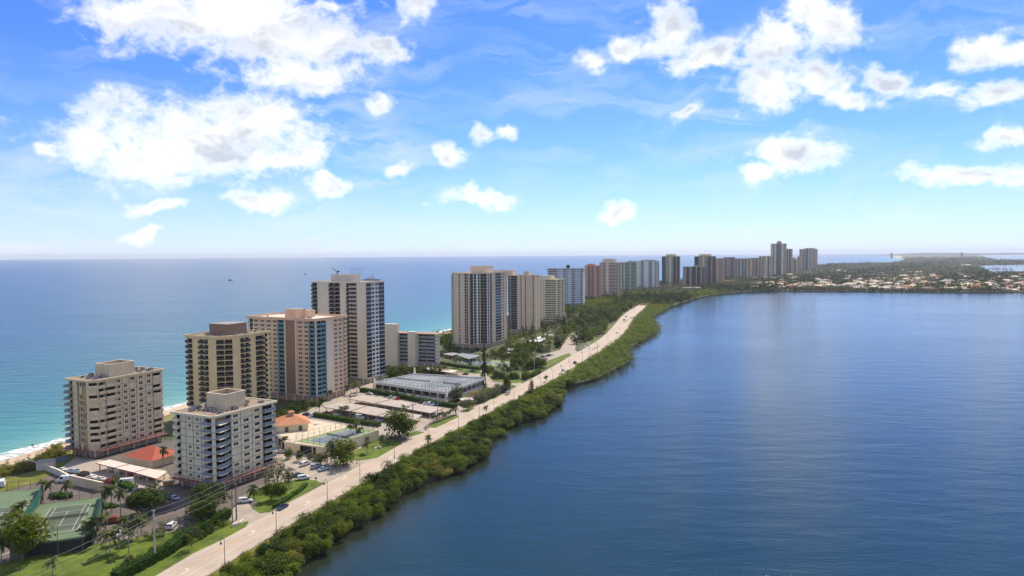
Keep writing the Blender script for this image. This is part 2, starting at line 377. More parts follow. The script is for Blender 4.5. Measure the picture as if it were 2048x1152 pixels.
def surf_mat():
    mt = bpy.data.materials.new('surf'); mt.use_nodes = True
    N = NT(mt.node_tree); out = N('ShaderNodeOutputMaterial')
    geo = N('ShaderNodeNewGeometry').outputs['Position']
    n = N('ShaderNodeTexNoise', {'Vector': geo, 'Scale': .35, 'Detail': 8.0, 'Roughness': .7, 'Distortion': .8}).outputs['Fac']
    k = N('ShaderNodeMapRange', {0: n, 1: .38, 2: .55}).outputs[0]
    d = N('ShaderNodeBsdfDiffuse', {'Color': (.78, .78, .74, 1)}); t = N('ShaderNodeBsdfTransparent')
    mx = N('ShaderNodeMixShader', {0: k, 1: t.outputs[0], 2: d.outputs[0]})
    mt.node_tree.links.new(mx.outputs[0], out.inputs[0]); MATS['surf'] = mt
surf_mat()
build_setting()
# ================================================================== buildings
mat('wall_sandstone', (.70, .575, .36), c2=(.78, .645, .42), scale=.25, streak=.35, var=.08)
mat('wall_pale', (.78, .69, .47), c2=(.83, .74, .53), scale=.25, streak=.25, var=.06)
mat('wall_mustard', (0.739, 0.567, 0.290), c2=(0.818, 0.638, 0.340), scale=.2, streak=.25, var=.06)
mat('wall_peach', (0.739, 0.495, 0.300), c2=(0.806, 0.550, 0.335), scale=.2, streak=.25, var=.06)
mat('wall_brown', (.30, .185, .125), c2=(.36, .225, .155), scale=1.5, var=.15)
mat('wall_cream', (.74, .62, .46), c2=(.80, .68, .51), scale=.15, streak=.18, var=.05)
mat('wall_tan', (0.706, 0.539, 0.362), c2=(0.773, 0.600, 0.408), scale=.1, streak=.2, var=.05)
mat('wall_yellow', (.76, .64, .41), c2=(.80, .69, .45), scale=.15, streak=.1, var=.05)
mat('wall_white', (.76, .71, .63), c2=(.82, .77, .69), scale=.15, streak=.15, var=.05)
mat('wall_blue', (.56, .60, .64), c2=(.62, .66, .70), scale=.1, var=.05)
mat('wall_pink', (.72, .33, .22), c2=(.78, .39, .27), scale=.1, var=.05, streak=.15)
mat('wall_sage', (0.483, 0.529, 0.391), c2=(0.540, 0.586, 0.437), scale=.1, var=.05, streak=.2)
mat('wall_grey', (0.567, 0.499, 0.425), c2=(0.648, 0.576, 0.494), scale=.1, var=.05)
mat('wall_taupe', (0.414, 0.319, 0.240), c2=(0.471, 0.363, 0.280), scale=.1, var=.05)
mat('joint', (.20, .17, .135)); mat('board', (.46, .27, .10), c2=(.55, .33, .13), var=.2)
mat('roof_gravel', (.26, .19, .13), c2=(.36, .275, .19), scale=.35, var=.3)
mat('roof_grey', (.30, .265, .24), c2=(.37, .33, .30), scale=.2, var=.15)
mat('roof_carport', (.40, .335, .27), c2=(.48, .41, .335), scale=.25, var=.12)
mat('roof_cream', (.62, .53, .43), c2=(.68, .59, .49), scale=.3, var=.1)
mat('tile_orange', (.50, .20, .085), c2=(.60, .27, .12), scale=.8, var=.2)
mat('tile_red', (.40, .085, .045), c2=(.48, .12, .07), scale=.8, var=.15)
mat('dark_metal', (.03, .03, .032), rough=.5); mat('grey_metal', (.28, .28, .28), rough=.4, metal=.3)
mat('white_paint', (.72, .71, .69), rough=.5); mat('rail_dark', (.045, .04, .04), rough=.5)
mat('rail_teal', (.10, .25, .30), rough=.25, var=.2); mat('rail_grey', (.22, .27, .33), rough=.3)
mat('scaffold_red', (.30, .12, .09), var=.3, scale=.8)
glassmat('glass_dark', (.020, .022, .028)); glassmat('glass_teal', (.04, .115, .14)); glassmat('glass_navy', (.015, .026, .055))
glassmat('glass_warm', (.05, .04, .035)); glassmat('glass_blind', (.16, .145, .12), rough=.4)
glassmat('glass_slate', (.10, .112, .12))
def net_mat():
    mt = bpy.data.materials.new('net_dark'); mt.use_nodes = True; N = NT(mt.node_tree); out = N('ShaderNodeOutputMaterial')
    mx = N('ShaderNodeMixShader', {0: .62, 1: N('ShaderNodeBsdfDiffuse', {'Color': (.05, .05, .04, 1)}).outputs[0], 2: N('ShaderNodeBsdfTransparent').outputs[0]}); mt.node_tree.links.new(mx.outputs[0], out.inputs[0]); MATS['net_dark'] = mt
net_mat()
CACHE = {}
def window_mesh(w, h, glass, mull, frame):
    k = ('w', round(w, 2), round(h, 2), glass, mull, frame)
    if k not in CACHE:
        b = MB(); t = .09
        b.face([(-w/2, .2, 0), (w/2, .2, 0), (w/2, .2, h), (-w/2, .2, h)], glass)
        b.box((0, .16, t/2), (w, .1, t), frame); b.box((0, .16, h-t/2), (w, .1, t), frame)
        for x in (-w/2+t/2, w/2-t/2): b.box((x, .16, h/2), (t, .1, h-2*t), frame)
        for q in range(mull): b.box((-w/2+w*(q+1)/(mull+1), .16, h/2), (t, .1, h-2*t), frame)
        CACHE[k] = b
    return k, CACHE[k]
def balcony_mesh(w, dep, out, rail, slab, fh, point=0, railh=1.05, stuff=0):
    """slab from recess depth dep to projection out, with a railing"""
    k = ('b', round(w, 2), dep, out, rail, slab, point, railh, stuff)
    if k not in CACHE:
        b = MB(); y0 = -out
        b.box((0, (dep+y0)/2, -.1), (w, dep-y0, .2), slab)
        if point:                                         # prow-shaped slab
            b.face([(-w/2, y0, -.2), (-w/2, y0, 0), (point*w/2, y0-out*.9, 0), (point*w/2, y0-out*.9, -.2)][::-1], slab)
            b.face([(-w/2, y0, 0), (w/2, y0, 0), (point*w/2, y0-out*.9, 0)][::-1], slab)
            b.face([(-w/2, y0, -.2), (w/2, y0, -.2), (point*w/2, y0-out*.9, -.2)], slab)
            b.face([(w/2, y0, -.2), (w/2, y0, 0), (point*w/2, y0-out*.9, 0), (point*w/2, y0-out*.9, -.2)], slab)
        if rail:
            b.box((0, y0+.06, railh/2+.003), (w-.1, .06, railh), rail)
            b.box((0, y0+.06, railh+.03), (w-.1, .1, .05), slab if rail not in ('rail_dark',) else 'rail_dark')
            if out > .4:
                for s in (-1, 1): b.box((s*(w/2-.04), (y0+.1)/2, railh/2+.003), (.05, out-.1, railh), rail)
        if stuff: b.box((.2*w*stuff, dep-.5, .45), (.7, .5, .9), 'glass_blind' if stuff > 0 else 'white_paint')
        CACHE[k] = b
    return k, CACHE[k]
MESHES = {}
def add_piece(root, far, joined, key, mb, name, loc, rz):
    """one object per piece, or collected into a joined part on far buildings"""
    cnt = root.get('_n_'+name, 0)
    if not far and cnt < 300:
        root['_n_'+name] = cnt+1
        if key not in MESHES: MESHES[key] = mb.mesh(name)
        place(MESHES[key], name, root, (loc[0]-root.location.x, loc[1]-root.location.y, loc[2]), rz)
    else:
        J = joined.setdefault(name, MB()); ca, sa = math.cos(rz), math.sin(rz); i = len(J.v)
        J.v.extend([(loc[0]-root.location.x+x*ca-y*sa, loc[1]-root.location.y+x*sa+y*ca, loc[2]+z) for x, y, z in mb.v])
        for f, mm in zip(mb.f, mb.m): J.f.append(tuple(i+q for q in f)); J.m.append(J.mi(mb.mats[mm]))
def facade(root, W, far, J, p0, p1, z0, fh, nf, bays, wall, slab='wall_white', band=None, skip=None, vjoint=False):
    """p0->p1 counter-clockwise; bays = [(kind, weight, options)], windows cut through the wall with reveals"""
    p0 = Vector(p0[:2]); p1 = Vector(p1[:2]); L = (p1-p0).length; u = (p1-p0)/L; nin = Vector((-u.y, u.x)); rz = math.atan2(u.y, u.x)
    ox, oy = root.location.x, root.location.y
    def P(s, y, z): q = p0+u*s+nin*y; return (q.x-ox, q.y-oy, z)
    def Q(s, y, z): q = p0+u*s+nin*y; return (q.x, q.y, z)
    tot = sum(b[1] for b in bays); s = 0.0; zt = z0+nf*fh
    for bi, b in enumerate(bays):
        kind = b[0]; w = L*b[1]/tot; o = b[2] if len(b) > 2 else {}
        wm = o.get('wall', wall); a, c = s, s+w; s += w
        if kind == 'w':
            W.face([P(a, 0, z0), P(c, 0, z0), P(c, 0, zt), P(a, 0, zt)], wm); 
            if o.get('out'):
                W.face([P(a, -o['out'], z0), P(c, -o['out'], z0), P(c, -o['out'], zt), P(a, -o['out'], zt)], wm)
                for t in (a, c): W.face([P(t, -o['out'], z0), P(t, .2, z0), P(t, .2, zt), P(t, -o['out'], zt)], wm)
                W.face([P(a, -o['out'], zt), P(c, -o['out'], zt), P(c, .2, zt), P(a, .2, zt)], wm)
            continue
        for f in range(nf):
            z = z0+f*fh; r = random.random()
            if kind == 'o':
                n = o.get('n', 1); cw = w/n
                for q in range(n):
                    a_, c_ = a+q*cw, a+(q+1)*cw
                    ww = min(cw*.92, cw*o.get('ww', .5)); wh = fh*o.get('wh', .5); zs = z+fh*o.get('sill', .28)
                    if skip and random.random() < skip:
                        W.face([P(a_, 0, z), P(c_, 0, z), P(c_, 0, z+fh), P(a_, 0, z+fh)], wm); continue
                    l, r_ = (a_+c_)/2-ww/2, (a_+c_)/2+ww/2; h0, h1 = zs, zs+wh
                    for (x0, x1, y0, y1) in ((a_, c_, z, h0), (a_, c_, h1, z+fh), (a_, l, h0, h1), (r_, c_, h0, h1)):
                        W.face([P(x0, 0, y0), P(x1, 0, y0), P(x1, 0, y1), P(x0, 0, y1)], wm)
                    W.face([P(l, 0, h0), P(r_, 0, h0), P(r_, .25, h0), P(l, .25, h0)], wm); W.face([P(l, .25, h1), P(r_, .25, h1), P(r_, 0, h1), P(l, 0, h1)], wm)
                    W.face([P(l, .25, h0), P(l, .25, h1), P(l, 0, h1), P(l, 0, h0)], wm); W.face([P(r_, 0, h0), P(r_, 0, h1), P(r_, .25, h1), P(r_, .25, h0)], wm)
                    g = o.get('glass', 'glass_dark')
                    if random.random() < .12: g = 'glass_blind'
                    k, mb = window_mesh(ww, wh, g, o.get('mull', 1), o.get('frame', 'white_paint'))
                    add_piece(root, far, J, k, mb, 'window', Q((a_+c_)/2, 0, zs), rz)
            elif kind in 'bp':
                dep = o.get('dep', 1.5) if kind == 'b' else .02; out = o.get('out', .15 if kind == 'b' else 1.4)
                if o.get('board', 0) > random.random():
                    bm_ = o.get('bm', wall)
                    W.face([P(a, .1, z), P(c, .1, z), P(c, .1, z+fh), P(a, .1, z+fh)], bm_)
                else:
                    if kind == 'b':
                        for t, fl in ((a, 1), (c, -1)):
                            q = [P(t, dep, z), P(t, dep, z+fh), P(t, 0, z+fh), P(t, 0, z)]; W.face(q[::fl], wm)
                    k, mb = window_mesh(w, fh-.3, o.get('glass', 'glass_dark'), o.get('mull', 2), o.get('frame', 'dark_metal'))
                    add_piece(root, far, J, k, mb, 'window', Q((a+c)/2, dep-.2 if kind == 'b' else .02, z), rz)
                    W.face([P(a, dep, z+fh-.3), P(c, dep, z+fh-.3), P(c, dep, z+fh), P(a, dep, z+fh)], wm)
                    W.face([P(a, dep-.001 if kind == 'b' else .25, z), P(c, dep-.001 if kind == 'b' else .25, z), P(c, dep, z+fh), P(a, dep, z+fh)], 'glass_dark')
                if o.get('lint'): W.box(P((a+c)/2, .1, z+fh-.01-o['lint']/2), (w, .2, o['lint']), wm, rz)
                rl = o.get('rail', 'rail_dark'); bw = w*o.get('bw', 1.0)
                k, mb = balcony_mesh(bw-.02, dep-.02 if kind == 'b' else .18, out, rl, o.get('slab', slab), fh, o.get('point', 0), o.get('railh', 1.05), 0 if far else random.choice((0, 0, 1, -1)))
                add_piece(root, far, J, k, mb, 'balcony', Q((a+c)/2+o.get('shift', 0)*w, 0, z), rz)
            elif kind == 'g':
                k, mb = window_mesh(w, fh-.35, o.get('glass', 'glass_dark'), o.get('mull', 2), o.get('frame', 'dark_metal'))
                add_piece(root, far, J, k, mb, 'window', Q((a+c)/2, -.05, z+.35), rz)
                W.face([P(a, .0, z), P(c, .0, z), P(c, .0, z+.35), P(a, .0, z+.35)], o.get('line', slab))
                W.face([P(a, .0, z+.35), P(c, .0, z+.35), P(c, .15, z+.35), P(a, .15, z+.35)], o.get('line', slab))
    if band:
        for f in range(1, nf+1):
            W.box(P(L/2, -.02, z0+f*fh-.08), (L-.02, .12, .14), band, rz)
    if vjoint:
        s = 0
        for b in bays[:-1]:
            s += L*b[1]/tot; W.box(P(s, -.03, (z0+zt)/2), (.14, .12, zt-z0-.05), band or wall, rz)
def outset(poly, d):
    n = len(poly); out = []
    for i in range(n):
        a, b, c = Vector(poly[i-1][:2]), Vector(poly[i][:2]), Vector(poly[(i+1) % n][:2])
        t1 = (b-a).normalized(); t2 = (c-b).normalized(); n1 = Vector((t1.y, -t1.x)); n2 = Vector((t2.y, -t2.x))
        k = (n1+n2); k = k/max(.4, k.dot(n1)); out.append((b.x+k.x*d, b.y+k.y*d))
    return out
def roof(root, poly, z, wallm, roofm, over=.6, th=.5, par=.6, name='roof'):
    rel = [(p[0]-root.location.x, p[1]-root.location.y) for p in poly]
    b = MB(); o = outset(rel, over); i = outset(rel, over-.45)
    b.prism(o, z, z+th, wallm, top=False, bottom=True)
    n = len(o)
    for k in range(n):
        q = (k+1) % n
        b.face([(*o[k], z+th), (*o[q], z+th), (*o[q], z+th+par), (*o[k], z+th+par)], wallm)
        b.face([(*o[k], z+th+par), (*o[q], z+th+par), (*i[q], z+th+par), (*i[k], z+th+par)], wallm)
        b.face([(*i[q], z+th), (*i[k], z+th), (*i[k], z+th+par), (*i[q], z+th+par)], wallm)
    ro = b.build(name, root)
    c = MB(); c.prism(i, z, z+th+.02, roofm); c.f = c.f[n:]; c.m = c.m[n:]
    c.build('roof_deck', ro)
    return ro
def fit(N_, vtop, uL, uR, th):
    """near corner on the ground, roof height, and the two side lengths that reach the wanted outline"""
    g = G(*N_); x, y = g.x, g.y
    d = Fw; h = CH-y*((vtop-(508.2-.0065*(N_[0]-1024)))/F)
    s, c = math.sin(R(th)), math.cos(R(th))
    kR = (uR-1024)/F; kL = (uL-1024)/F
    sR = (kR*y-x)/(s-kR*c) if uR is not None else 20
    sL = (kL*y-x)/(-c-kL*s)
    return (x, y), h, sR, sL, (s, c), (-c, s)
def tower(name, label, N_, vtop, uL, uR, th, wall, right, left=None, poly=None, nf=None, gf=3.5, dR=None, dL=None, far=False, group=None,
          slab=None, band=None, roofm='roof_grey', over=.6, par=.6, skip=None, vjoint=False, cat='apartment tower', back=None, hgt=None):
    (x, y), h, sR, sL, e1, e2 = fit(N_, vtop, uL, uR, th)
    h = hgt or h; sR = dR or sR; sL = dL or sL; slab = slab or wall
    root = thing(name, label, cat, (x, y, 0), group=group)
    nf = nf or max(1, round((h-gf-1)/2.85)); fh = (h-gf-.5)/nf
    T = lambda a, b: (x+e1[0]*a+e2[0]*b, y+e1[1]*a+e2[1]*b)
    W = MB(); J = {}
    P4 = [T(0, 0), T(sR, 0), T(sR, sL), T(0, sL)]
    pts = [T(a if a >= 0 else sR+a, b if b >= 0 else sL+b) for a, b in poly(sR, sL)] if poly else P4
    specs = [right, back or right, back or left, left] if not poly else right
    for i in range(len(pts)):
        sp = specs[i] if poly else specs[i]
        if not sp: continue
        facade(root, W, far, J, pts[i], pts[(i+1) % len(pts)], gf, fh, nf, sp, wall, slab, band, skip, vjoint)
    rel = [(p[0]-x, p[1]-y) for p in pts]
    W.prism(outset(rel, -.6), 0, gf+.01, 'glass_dark', side='wall_taupe', top=False)
    n = len(rel)
    for i in range(n):
        a = Vector(rel[i]); b_ = Vector(rel[(i+1) % n]); k = max(1, int((b_-a).length/6))
        for q in range(k):
            p = a.lerp(b_, (q+.5)/k); W.box((p.x, p.y, gf/2), (.7, .7, gf-.02), wall, math.atan2((b_-a).y, (b_-a).x))
    W.prism(rel, gf-.3, gf, wall, bottom=True, top=False)
    W.build('wall', root)
    for k, mb in J.items(): mb.build(k, root, kind='stuff')
    roof(root, pts, gf+nf*fh, wall, roofm, over, .5, par)
    for k in list(root.keys()):
        if k.startswith('_n_'): del root[k]
    root['_g'] = 1; del root['_g']
    return dict(root=root, x=x, y=y, h=gf+nf*fh+.5, e1=e1, e2=e2, sR=sR, sL=sL, rz=math.atan2(e1[1], e1[0]), T=T, fh=fh, nf=nf, gf=gf)
def roofbox(B, a, b, da, db, h, m, name='penthouse', open_top=False, z=0, rm='roof_grey', cornice=True):
    p = B['T'](a, b); mb = MB(); mb.box((0, 0, h/2), (da, db, h), m)
    if open_top:
        mb.f = mb.f[:1]+mb.f[2:]; mb.m = mb.m[:1]+mb.m[2:]
        mb.box((0, 0, h-1.6), (da-.05, db-.05, .1), 'roof_gravel')
        for s in (-1, 1):
            mb.box((0, s*(db/2-.2), h+.08), (da+.1, .5, .2), 'wall_cream'); mb.box((s*(da/2-.2), 0, h+.08), (.5, db-.9, .2), 'wall_cream')
    elif cornice:
        mb.box((0, 0, h+.12), (da+.4, db+.4, .25), m); mb.box((0, 0, h+.27), (da-.2, db-.2, .06), rm)
    return place(mb.mesh(name), name, B['root'], (p[0]-B['x'], p[1]-B['y'], B['h']+z), B['rz'])
def clutter(B, n, seed, keep=None):
    rd = random.Random(seed); ms = []
    for s in (.9, 1.3, .7):
        mb = MB(); mb.box((0, 0, s*.5), (s*1.3, s, s), 'grey_metal'); mb.box((0, 0, s*1.02), (s*.8, s*.7, .08), 'dark_metal'); ms.append(mb.mesh('air_conditioner'))
    mb = MB(); mb.bar((0, 0, 0), (0, 0, .9), .14, 'dark_metal'); mb.box((0, 0, .95), (.5, .5, .14), 'dark_metal'); ms.append(mb.mesh('vent_pipe'))
    for i in range(n):
        a = rd.uniform(.1, .9)*B['sR']; b = rd.uniform(.1, .9)*B['sL']
        if keep and keep(a, b): continue
        p = B['T'](a, b); me = rd.choice(ms)
        place(me, me.name.split('.')[0], B['root'], (p[0]-B['x'], p[1]-B['y'], B['h']+.02), B['rz']+rd.choice((0, math.pi/2)))
def O(w=1.0, **k): return ('o', w, k)
def Wl(w=1.0, **k): return ('w', w, k)
def Bc(w=1.0, **k): return ('b', w, k)
def Pj(w=1.0, **k): return ('p', w, k)
def Gl(w=1.0, **k): return ('g', w, k)

def build_buildings():
    # --- the two towers under repair in the foreground
    cb = dict(lint=.55, board=.3, bm='wall_sandstone', out=.55, dep=1.2, rail='wall_sandstone', railh=.9, slab='wall_sandstone', mull=1)
    rt = [Bc(2.8, **cb), Wl(.4), Bc(4.6, **cb), O(3.0, ww=.5, wh=.5, glass='glass_warm', frame='wall_sandstone'), O(3.3, ww=.5, wh=.5, glass='glass_warm', frame='wall_sandstone'), O(3.6, ww=.6, wh=.5, frame='wall_sandstone'), O(4.6, ww=.42, wh=.5, frame='wall_sandstone'), O(3.6, ww=.5, wh=.5, frame='wall_sandstone'), Bc(5, **cb)]
    lf = [Bc(2.6, glass='glass_navy', out=2.2, dep=.6, rail='rail_grey', slab='wall_pale', point=-.6), Wl(3.4), Bc(1.2, rail=None, glass='glass_warm'), O(2.2, ww=.6, wh=.72, sill=.14, glass='glass_warm', frame='board'), Bc(2.4, board=.5, bm='board', rail=None, out=.2), Wl(1.8)]
    A = tower('apartment_tower', 'beige apartment tower under repair beside the beach, leftmost of all the towers', (190, 917), 764, 129, 318, 25, 'wall_sandstone',
              [rt, rt[::-1], rt, lf, [Bc(2.8, **cb)]], poly=lambda a, b: [(2.6, 0), (a, 0), (a, b), (0, b), (0, 2.6)], nf=11, gf=3.0, skip=.1, band='joint', vjoint=True, roofm='roof_gravel', over=.9, par=.35)
    roofbox(A, A['sR']*.48, A['sL']*.5, 12, 9, 5.2, 'wall_sandstone', open_top=True); clutter(A, 60, 1, lambda a, b: abs(a-A['sR']*.48) < 7 and abs(b-A['sL']*.5) < 6)
    bb = dict(out=1.2, dep=1.0, rail='rail_grey', glass='glass_navy', slab='wall_pale', mull=2)
    rt = [Bc(3.9, point=-1, board=.08, bm='board', **bb), Bc(1.7, out=.15, dep=.5, rail='rail_grey', glass='glass_dark', slab='wall_pale'), O(3.6, ww=.5, wh=.46, frame='wall_pale'), O(4.4, ww=.46, wh=.48, frame='wall_pale'), O(4.2, ww=.5, wh=.48, frame='wall_pale', mull=0), Bc(4.6, **bb)]
    lf = [Bc(3.2, out=1.2, dep=1.0, rail='wall_pale', slab='wall_pale', glass='glass_dark'), Wl(3.6), O(4.6, ww=.4, wh=.44, frame='wall_pale'), O(5, ww=.36, wh=.44, frame='wall_pale'), Wl(2.2), Bc(4.2, point=1, board=.08, bm='board', **bb)]
    B = tower('apartment_tower', 'pale grey white apartment tower under repair with blue glass corner balconies, nearest the road', (430, 984), 836, 342, 541, 26, 'wall_pale',
              [rt, rt[::-1], lf[::-1], lf, [Wl(1)]], poly=lambda a, b: [(.9, 0), (a, 0), (a, b), (0, b), (0, .9)], nf=9, gf=3.2, skip=.07, band='joint', vjoint=True, roofm='roof_gravel', over=1.1, par=.3)
    roofbox(B, B['sR']*.5, B['sL']*.48, 9.5, 9.5, 5.6, 'wall_sandstone', open_top=True); clutter(B, 60, 2, lambda a, b: abs(a-B['sR']*.5) < 6 and abs(b-B['sL']*.48) < 6)
    # repair scaffold decks round the feet
    for Bd in (A, B):
        for nm, side, ln in (('scaffold_deck', 0, Bd['sR']), ('scaffold_deck', 1, Bd['sL'])):
            mb = MB()
            for z in (3.4, 4.4): mb.box((ln/2, 0, z), (ln, .1, .1), 'scaffold_red')
            mb.box((ln/2, 0, 3.2), (ln, 2.2, .14), 'scaffold_red')
            for q in range(int(ln/2.4)+1):
                mb.bar((q*2.4, -1, 0), (q*2.4, -1, 4.4), .06, 'dark_metal', 4); mb.bar((q*2.4, 1, 0), (q*2.4, 1, 4.4), .06, 'dark_metal', 4)
            e1, e2 = Vector((*Bd['e1'], 0)), Vector((*Bd['e2'], 0))
            base = -e2*1.9 if side == 0 else -e1*1.9
            place(mb.mesh(nm), nm, Bd['root'], base, Bd['rz'] if side == 0 else Bd['rz']+math.pi/2)
    # --- mustard tower with dark balconies
    db = dict(lint=.95, dep=1.3, out=1.0, railh=.9, rail='rail_dark', glass='glass_dark', slab='rail_dark')
    lf = [Bc(3, **db), Wl(3.6), Bc(2.1, **db), Wl(.35), Bc(2.1, **db), Wl(4.2)]
    rt = [Wl(3.6), Bc(1.9, **db), Wl(.35), Bc(1.9, **db), Wl(3), Bc(4, **db), Wl(.5), Bc(2, out=.9, dep=1.2, rail='wall_mustard', slab='wall_mustard')]
    C = tower('apartment_tower', 'mustard yellow tower with rows of dark balconies and a slatted brown roof house', (452, 842), 676, 369, 535, 25, 'wall_mustard',
              [rt, lf, rt, lf, [Bc(4, **db), Wl(.5), Bc(4, **db)]], poly=lambda a, b: [(5.4, 0), (a, 0), (a, b), (0, b), (0, 5.4)], nf=14, gf=3.5, roofm='roof_gravel', over=.8, par=.6)
    roofbox(C, C['sR']*.5, C['sL']*.5, 13, 13, 5.4, 'wall_brown'); clutter(C, 46, 3, lambda a, b: abs(a-C['sR']*.5) < 8 and abs(b-C['sL']*.5) < 8)
    # --- peach tower with teal glass and a brown panel
    tb = dict(dep=1.2, out=.6, rail='rail_teal', glass='glass_teal', slab='rail_teal')
    ow = dict(ww=.62, wh=.52, glass='glass_teal', mull=1)
    lf = [Bc(2.2, dep=2, out=.1, rail=None), O(3.3, **ow), O(3.3, **ow), O(3.3, **ow), O(3, **ow), Bc(3.4, **tb), Wl(.6, wall='wall_cream', out=.5), Wl(4.8, wall='wall_brown'), Wl(.6, wall='wall_cream', out=.5), O(3.2, **ow), O(2.8, **ow), Bc(3.0, **tb)]
    rt = [Wl(.7, wall='wall_cream', out=.5), Bc(6, **tb), Pj(4, out=.6, rail='rail_teal', glass='glass_teal', slab='rail_teal'), Wl(8, wall='wall_cream'), O(5, **ow), O(5, **ow), Wl(.7), Bc(3, dep=1.5, out=.3, rail='wall_peach', slab='wall_cream')]
    D = tower('apartment_tower', 'peach tower with teal glass balconies and one tall brown brick panel', (633, 806), 641, 495, 690, 26, 'wall_peach',
              rt, lf, nf=17, gf=3.6, slab='wall_cream', roofm='roof_cream', over=.9, par=1.0)
    for k, a in enumerate((0, 1)):
        roofbox(D, D['sR']*(.35+.2*k), D['sL']*.45, 8, 9+4*k, 5-k, 'wall_peach')
    clutter(D, 18, 4, lambda a, b: abs(b-D['sL']*.45) < 8)
    # --- tallest slab at left
    kb = dict(dep=1.4, out=.5, rail='rail_dark', glass='glass_dark', slab='wall_cream')
    lf = [Bc(2.6, dep=1.2, out=1, rail='rail_dark', slab='wall_cream'), Wl(5.6), Bc(2.2, **kb), Bc(3, dep=2.2, out=-.2, rail='rail_dark', glass='glass_dark', slab='wall_cream'), Wl(3.0), Bc(1.3, **kb), Bc(3.4, dep=1.4, out=.6, rail='wall_taupe', glass='glass_blind', slab='wall_cream'), Wl(4.4)]
    rt = [Gl(3.6, glass='glass_dark', line='wall_white', mull=1), O(2.6, ww=.74, wh=.62, wall='wall_white', mull=0, frame='white_paint'), O(2.6, ww=.74, wh=.62, wall='wall_white', mull=0, frame='white_paint'), Gl(4.2, glass='glass_navy', line='wall_white', mull=1)]
    E_ = tower('apartment_tower', 'tall cream tower with antenna frames on its roof behind the peach tower', (735, 768), 565, 623, 768, 24, 'wall_cream',
               rt, lf, nf=23, gf=3.5, roofm='roof_grey', over=.35, par=.4)
    pe = roofbox(E_, E_['sR']*.45, E_['sL']*.52, 8, 18, 4.6, 'wall_cream')
    mb = MB()
    for i in range(5):
        mb.bar((0, i*2.2, 0), (0, i*2.2, 4.4), .1, 'scaffold_red', 4)
        if i: mb.bar((0, (i-1)*2.2, 4.3), (0, i*2.2, 4.3), .08, 'scaffold_red', 4)
    p = E_['T'](E_['sR']*.45, E_['sL']*.22); place(mb.mesh('antenna_frame'), 'antenna_frame', E_['root'], (p[0]-E_['x'], p[1]-E_['y'], E_['h']+4.7), E_['rz'])
    mb = MB(); mb.bar((0, 0, 0), (0, 0, 2.4), .35, 'dark_metal', 6); mb.bar((0, 0, 2), (-3.4, 0, 4.2), .28, 'dark_metal', 5); mb.box((.8, 0, 2), (1.4, .8, .9), 'dark_metal')
    p = E_['T'](E_['sR']*.4, E_['sL']*.66); place(mb.mesh('window_crane'), 'window_crane', E_['root'], (p[0]-E_['x'], p[1]-E_['y'], E_['h']+4.8), 0)
    # --- low slab with two blank shafts
    fb = dict(dep=1.5, out=.1, rail='rail_grey', glass='glass_slate', slab='wall_cream')
    lf = [Bc(6, **fb), Bc(6, **fb), Wl(.3), Bc(6.5, **fb), O(5, ww=.4, wh=.7, sill=.1), Wl(.3), Bc(5, **fb), Bc(6.4, **fb)]
    F_ = tower('apartment_block', 'low cream block of eight floors with two windowless shafts', (874, 735), 668, 757, 878, 20, 'wall_cream',
               [Bc(4, **fb), Wl(3), Bc(4, **fb)], lf, nf=8, gf=3, roofm='tile_orange', over=1.2, par=.1, cat='apartment block')
    for b, wd, hh in ((F_['sL']*.44-2, 6.2, 1.2), (F_['sL']*.75+1.5, 11, 6.5)):
        mb = MB(); H_ = F_['h']+hh; mb.box((0, 0, H_/2), (3.4, wd, H_), 'wall_cream'); 
        if hh > 3:
            mb.box((0, 0, H_+.3), (2.4, .5, .6), 'wall_cream')
        p = F_['T'](-1.6, b if hh < 3 else b-1); place(mb.mesh('stair_shaft'), 'stair_shaft', F_['root'], (p[0]-F_['x'], p[1]-F_['y'], 0), F_['rz'])
    # --- twin tan towers
    gk = dict(glass='glass_navy', line='wall_white', mull=1)
    bl = dict(dep=1.6, out=.2, rail='rail_dark', glass='glass_navy', slab='wall_white')
    lf = [Wl(6.6), O(2, ww=.9, wh=.6, mull=0, frame='wall_tan'), Wl(4.6), Gl(1.6, **gk), Wl(.4), Gl(1.4, **gk), Wl(2.2), Bc(3.2, dep=1.4, out=1, rail='rail_dark', slab='wall_tan')]
    ctr = [Wl(.8, wall='wall_white', out=.5), Gl(3.6, **gk), Wl(2.2, wall='wall_white', out=.3), Gl(2.4, **gk), Wl(.8, wall='wall_yellow', out=.6), Bc(5, **bl), Bc(4, **bl), Wl(1.2, wall='wall_white', out=.5), Gl(1.6, **gk), Wl(1.1, wall='wall_white', out=.5)]
    rt = [Bc(1.6, **bl), Wl(2.6), Gl(4.4, **gk), O(3, ww=.4, wh=.6), Wl(1.6)]
    G_ = tower('apartment_tower', 'big tan tower with a dark glass bay between white fins beside the tall pine', (972, 698), 547, 904, 1014, 22, 'wall_tan',
               [rt, rt, lf, lf, ctr], poly=lambda a, b: [(9, 0), (a, 0), (a, b), (0, b), (0, 12)], nf=24, gf=4, slab='wall_tan', roofm='roof_cream', over=.2, par=.7)
    roofbox(G_, G_['sR']*.5, G_['sL']*.45, 14, 16, 6, 'wall_tan')
    lf = [Gl(2.4, **gk), Wl(.3), Bc(6.6, **bl), Wl(3.6), Gl(.9, **gk), Wl(3.6), Gl(.9, **gk), Wl(7), Gl(.9, **gk), Wl(2.2)]
    H_ = tower('apartment_tower', 'second tan tower with narrow dark strips in plain walls, right of the glass bay', (1072, 667), 551, 1016, 1080, 16, 'wall_tan',
               [Wl(5), Gl(1.5, **gk), Wl(5)], lf, nf=22, gf=4, roofm='roof_cream', over=.2, par=.6)
